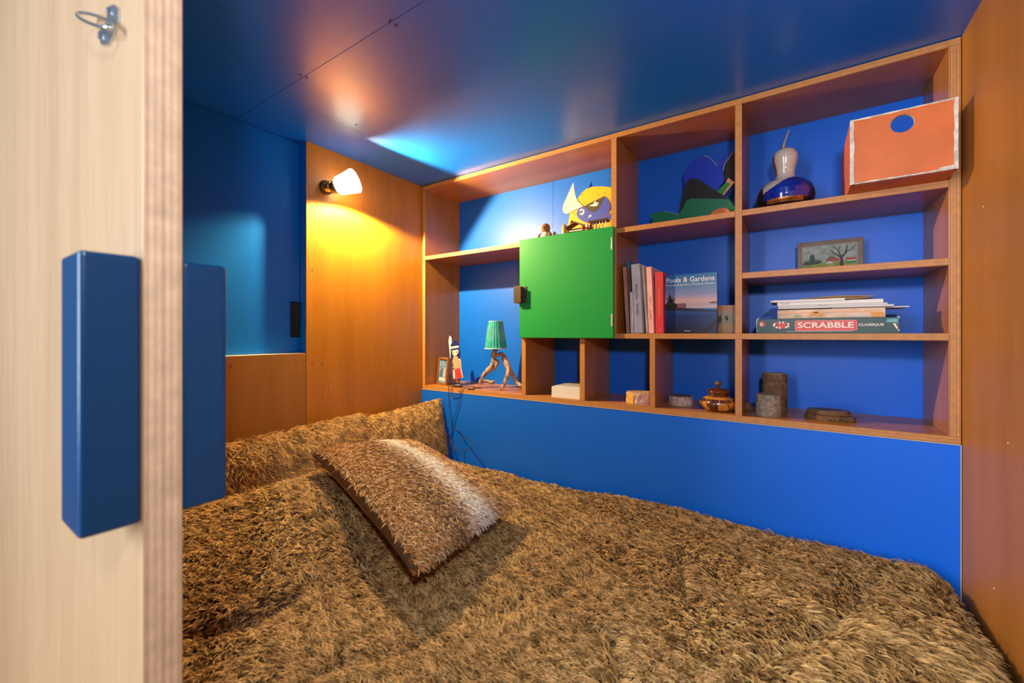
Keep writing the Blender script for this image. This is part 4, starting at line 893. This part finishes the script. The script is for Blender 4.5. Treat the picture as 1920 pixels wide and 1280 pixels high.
# the square picture book shown face on
py_ = 1.640
px0, px1, pz1 = W(1247, 620, Y=py_).x, W(1344.5, 620, Y=py_).x, W(1296, 513, Y=py_).z
pb = empty('picture_book', ((px0 + px1) / 2, py_, z0), label='square book facing out, its cover a pool and palm at dusk', cat='book')
cov = ramp_z('dusk sky cover', [(0, (0.012, 0.012, 0.03)), (.30, (0.010, 0.028, 0.16)), (.44, (0.02, 0.10, 0.42)), (.452, (0.38, 0.28, 0.36)), (.55, (0.50, 0.34, 0.40)), (.66, (0.20, 0.24, 0.50)), (.86, (0.055, 0.19, 0.44)), (1, (0.02, 0.13, 0.38))])
bm = NB(); box(bm, (px0, py_, z0 + .0004), (px1, py_ + .0022, pz1), bev=.0005, seg=1); mesh('cover', bm, cov, pb)
bm = NB(); box(bm, (px0, py_ + .0225, z0 + .0004), (px1, py_ + .0245, pz1), bev=.0005, seg=1); box(bm, (px0, py_ + .002, z0 + .0004), (px0 + .002, py_ + .023, pz1)); mesh('back_cover', bm, navy, pb)
bm = NB(); box(bm, (px0 + .0025, py_ + .0024, z0 + .003), (px1 - .003, py_ + .0223, pz1 - .003)); mesh('page_block', bm, pagem, pb)
PWd, PHt = px1 - px0, pz1 - z0
def CV(pts, m, k=0, nm='cover_print'):
    bm = NB(); prism(bm, [(px0 + a * PWd, py_ - .0004 - .0002 * k, z0 + b * PHt) for a, b in pts], (0, .0004, 0)); return mesh(nm, bm, m, pb)
sil = mat('dusk silhouette', (0.012, 0.008, 0.018), 0.4); mauve = mat('mauve wall print', (0.16, 0.07, 0.12), 0.4)
CV([(0, .40), (1, .355), (1, .375), (.6, .405), (.3, .435), (0, .45)], sil, 1); CV([(.22, .435), (.42, .435), (.42, .51), (.24, .51)], mauve, 0)
CV([(0, .44), (0, .52), (.03, .50), (.07, .60), (.08, .53), (.12, .64), (.13, .55), (.19, .60), (.17, .53), (.24, .50), (.24, .44)], sil, 0)
for a, b in ((.04, .60), (.10, .66), (.15, .62), (.19, .60), (.08, .64)):
    CV([(.10, .54), (a - .012, b), (a + .012, b + .01), (.12, .54)], sil, 1)
for a in (.06, .10, .14, .18): CV([(a, .40), (a + .015, .40), (a + .008, .26 + .3 * abs(a - .11))], sil, 1)
CV([(.72, .02), (1, .24), (1, .17), (.80, 0), (.70, 0)], sil, 0); CV([(.84, .505), (.92, .525), (1, .515), (1, .495), (.90, .490)], mat('dusk cloud print', (0.10, 0.08, 0.12), .4), 0)
CV([(.4, .43), (1, .41), (1, .47), (.7, .455), (.4, .45)], mat('dusk haze print', (0.42, 0.36, 0.46), .4), 0)
wt = mat('cover title white', (0.78, 0.80, 0.84), 0.5)
text('Pools & Gardens', pb, Vector(((px0 + px1) / 2 - .002, py_ - .001, z0 + .905 * PHt)), PWd * .93, PHt * .085, wt, bold=.008)
text('Piscines & Jardins | Pools & G\u00e4rten', pb, Vector(((px0 + px1) / 2 - .002, py_ - .001, z0 + .825 * PHt)), PWd * .93, PHt * .045, wt)
text('edition', pb, Vector(((px0 + px1) / 2 - .01, py_ - .001, z0 + .045 * PHt)), PWd * .12, PHt * .018, wt)
# olive picture book behind it
oy = 1.70
ox0, ox1 = W(1325, 600, Y=oy).x, X_r[0] - .002
ob_ = empty('travel_book', ((ox0 + ox1) / 2, oy, z0), label='sandy olive picture book half hidden behind the square pool book', cat='book')
oz = W(1360, 572, Y=oy).z
bm = NB(); box(bm, (ox0, oy, z0 + .0004), (ox1, oy + .002, oz), bev=.0005, seg=1); mesh('cover', bm, ramp_z('sandy cover', [(0, (0.42, 0.20, 0.05)), (.30, (0.45, 0.24, 0.08)), (.36, (0.28, 0.24, 0.15)), (.78, (0.34, 0.26, 0.17)), (.82, (0.50, 0.20, 0.04)), (1, (0.48, 0.20, 0.04))]), ob_)
bm = NB(); box(bm, (ox0, oy + .0022, z0 + .001), (ox1 - .001, oy + .016, oz - .001)); mesh('page_block', bm, pagem, ob_)
for q in ([(1346, 594), (1352, 590), (1353, 600), (1350, 606), (1346, 604)], [(1359, 593), (1364, 592), (1366, 600), (1361, 601)], [(1345, 607), (1349, 606), (1347, 613), (1345, 614)]):
    plate('cover_print', q, oy - .0005, .0005, mat('dark tree print', (0.05, 0.055, 0.03), .6), ob_)

# ------------------------------------------------------------------ bottom row
# thick white book lying flat
wx0, wx1, wy = W(1035, 745, Y=1.625).x, X_b[0] - .002, 1.622
wb = empty('white_book', ((wx0 + wx1) / 2, wy + .08, zb), label='thick white book lying flat in the first small cubby', cat='book')
wh_ = W(1036, 723.5, Y=1.625).z - zb
bm = NB(); box(bm, (wx0, wy, zb + .0003), (wx1, wy + .17, zb + .002)); box(bm, (wx0, wy, zb + .002), (wx1, wy + .002, zb + wh_ - .002)); box(bm, (wx0 + .003, wy, zb + wh_ - .0022), (wx1, wy + .17, zb + wh_)); mesh('cover', bm, paper, wb)
bm = NB(); box(bm, (wx0 + .001, wy + .003, zb + .0022), (wx1 - .002, wy + .167, zb + wh_ - .0024)); mesh('page_block', bm, pagem, wb)
bm = NB(); box(bm, (wx0 + .02, wy + .02, zb + wh_ + .0002), (wx1 - .001, wy + .15, zb + wh_ + .006), bev=.001); o = mesh('notebook', bm, mat('grey leaflet', (0.34, 0.35, 0.36), .5)); tag(o, 'thin grey notebook lying on the thick white book', 'notebook')
# slices and logs
def log(name, x, Y, r, h, z, label, bark, top, seg=40, rough=.04, inner=None, tilt=0.0, xw=None, seed=1, cat='wood slice', sy=1.0):
    p = W(x, 750, Y=Y) if xw is None else Vector((xw, Y, 0)); rnd = random.Random(seed); ph = [rnd.uniform(0, 6.3) for _ in range(8)]
    def wob(a, k): return 1 + rough * (math.sin(2 * a + ph[0]) + .6 * math.sin(5 * a + ph[1]) + .5 * math.sin(9 * a + ph[2] + k * .7) + .4 * math.sin(17 * a + ph[3] - k))
    o = empty(name, (p.x, Y, z), label=label, cat=cat)
    rr_ = Matrix.Rotation(tilt, 3, 'Y') @ Matrix.Diagonal((1, sy, 1))
    n = max(3, int(h / .008)); bm = NB(); lathe(bm, [(r * (1 + .02 * math.sin(k * 1.9)), .0003 + h * k / n) for k in range(n + 1)], seg, (p.x, Y, z), wob=wob, axis=rr_); mesh('bark', bm, bark, o, smooth=False)
    bm = NB(); lathe(bm, [(r * .955, h + .0004), (r * .94, h + .0016), (r * .5, h + .0017), (.0005, h + .0017)], seg, (p.x, Y, z), wob=lambda a, k: wob(a, n), axis=rr_); mesh('cut_face', bm, top, o, smooth=False)
    return o
cut = mat('pale cut wood', (0.50, 0.32, 0.19), 0.6, var=.25, scale=60); birch = mat('pinkish birch bark', (0.62, 0.42, 0.32), 0.7, var=.3, scale=45, bump=.6, stretch=(1, 1, 2.2)); peel = mat('peeled yellow wood', (0.75, 0.42, 0.10), 0.55, var=.2, scale=40)
pal = mat('pale grey bark', (0.62, 0.48, 0.40), 0.75, var=.35, scale=70, bump=.6); dkb = mat('dark rough bark', (0.17, 0.09, 0.045), 0.85, var=.5, scale=60, bump=.8); grb = mat('mottled grey bark', (0.30, 0.24, 0.17), 0.85, var=.45, scale=75, bump=.7)
xc2 = X_k[0] - .0575
s = log('wood_slice', 0, 1.675, .052, .044, zb, 'thick wood slice with peeled yellow side in the second small cubby', birch, cut, xw=xc2, seed=3)
bm = NB(); lathe(bm, [(.0535, .001), (.0545, .02), (.0535, .0435)], 14, (xc2, 1.675, zb), cap=False)
bmesh.ops.delete(bm, geom=[f for f in bm.faces if not (math.pi * 1.02 < (math.atan2(f.calc_center_median().y - 1.675, f.calc_center_median().x - xc2) % (2 * PI)) < math.pi * 1.42)], context='FACES'); mesh('peeled_side', bm, peel, s)
log('wood_slice', 1276.5, 1.735, .0455, .034, zb, 'low round wood slice with pale grey bark standing left of the carved pot', pal, mat('grey cut wood', (0.16, 0.12, 0.10), .7, var=.3, scale=60), seed=5)
# carved pot with lid
kx = X_r[0] - .062; ky = 1.672
kp = empty('carved_pot', (kx, ky, zb), label='squat carved wooden pot with dark patches and a lidded top', cat='pot')
amber = mat('varnished amber wood', (0.58, 0.24, 0.035), 0.22, var=.25, scale=25, coat=1); maroon = mat('varnished maroon wood', (0.10, 0.022, 0.008), 0.22, coat=1, var=.4, scale=60)
prof = [(.030, 0), (.044, .003), (.054, .012), (.0595, .024), (.058, .034), (.050, .044), (.040, .050), (.034, .052)]
bm = NB(); lathe(bm, prof, 48, (kx, ky, zb + .0002), wob=lambda a, k: 1 + .02 * math.sin(6 * a + .4)); bm.faces.ensure_lookup_table()
for f in bm.faces:
    c = f.calc_center_median(); a = math.atan2(c.y - ky, c.x - kx); q = math.sin(3 * a + .6); zc2 = c.z - zb
    if q > .45 and .006 < zc2 < .038: f.material_index = 1
    elif .036 < zc2 < .041: f.material_index = 1
mesh('body', bm, [amber, maroon], kp, smooth=True)
for i in range(6):
    a = -2.6 + i * .42; r_ = .0605; bm = NB()
    tube(bm, smooth_path([(kx + math.cos(a) * .050, ky + math.sin(a) * .050, zb + .044), (kx + math.cos(a) * .0592, ky + math.sin(a) * .0592, zb + .034), (kx + math.cos(a + .1) * .0605, ky + math.sin(a + .1) * .0605, zb + .020), (kx + math.cos(a + .22) * .054, ky + math.sin(a + .22) * .054, zb + .009)], 3), .0018, 6); mesh('carved_rib', bm, amber if i % 2 else maroon, kp, smooth=True)
bm = NB(); lathe(bm, [(.032, .052), (.034, .055), (.0335, .064), (.037, .067), (.036, .071), (.028, .078), (.012, .081), (.006, .083)], 36, (kx, ky, zb)); ld = mesh('lid', bm, maroon, kp, smooth=True)
bm = NB(); lathe(bm, [(.004, .082), (.005, .087), (.010, .091), (.012, .097), (.009, .104), (.002, .107)], 20, (kx, ky, zb)); mesh('knob', bm, mat('worn brown knob', (0.12, 0.07, 0.04), .45, var=.4, scale=80), ld, smooth=True)
# right compartment
a, b = W(1426, 770, Y=1.735).x, W(1473, 770, Y=1.735).x; zt_ = W(1450, 701, Y=1.735).z
log('wooden_log', 0, 1.755, (b - a) / 2, zt_ - zb, zb, 'tall dark-barked log section standing at the back', dkb, cut, xw=(a + b) / 2 + .004, seed=7, cat='log', rough=.02)
a, b = W(1417, 770, Y=1.662).x, W(1465, 770, Y=1.662).x; zt_ = W(1440, 741, Y=1.64).z
log('wooden_log', 0, 1.662, (b - a) / 2 * .98, zt_ - zb, zb, 'short grey-barked log section in front of the tall dark one', grb, mat('dull grey cut wood', (0.34, 0.26, 0.18), .7, var=.2, scale=50), xw=(a + b) / 2, seed=9, cat='log', rough=.02)  # cut face greyer and darker than the tall log's
x, Y = W(1402, 768, Y=1.72).x, 1.72
bm = NB(); prism(bm, [(x - .020, Y, zb + .0003), (x + .020, Y, zb + .0003), (x + .004, Y, zb + .030), (x - .004, Y, zb + .029)], (0, .02, 0)); tag(mesh('wood_wedge', bm, dkb), 'small dark triangular wood chip left of the two logs', 'ornament')
a, b = W(1508, 775, Y=1.70).x, W(1607, 775, Y=1.70).x; dk2 = mat('knobbly dark bark', (0.13, 0.065, 0.025), 0.85, var=.6, scale=90, bump=1)
log('wood_slice', 0, 1.70, (b - a) / 2 * .95, .013, zb, 'wide flat dark wood slice, the lower of a stacked pair', dk2, mat('reddish cut wood', (0.30, 0.13, 0.055), .6, var=.25, scale=40), xw=(a + b) / 2, seed=13, rough=.025, sy=.72)
log('wood_slice', 0, 1.70, (b - a) / 2 * .83, .013, zb + .0162, 'wide flat dark wood slice, the upper of a stacked pair', dk2, mat('greyish cut wood', (0.16, 0.10, 0.08), .6, var=.25, scale=40), xw=(a + b) / 2 - .004, seed=17, rough=.025, sy=.72)
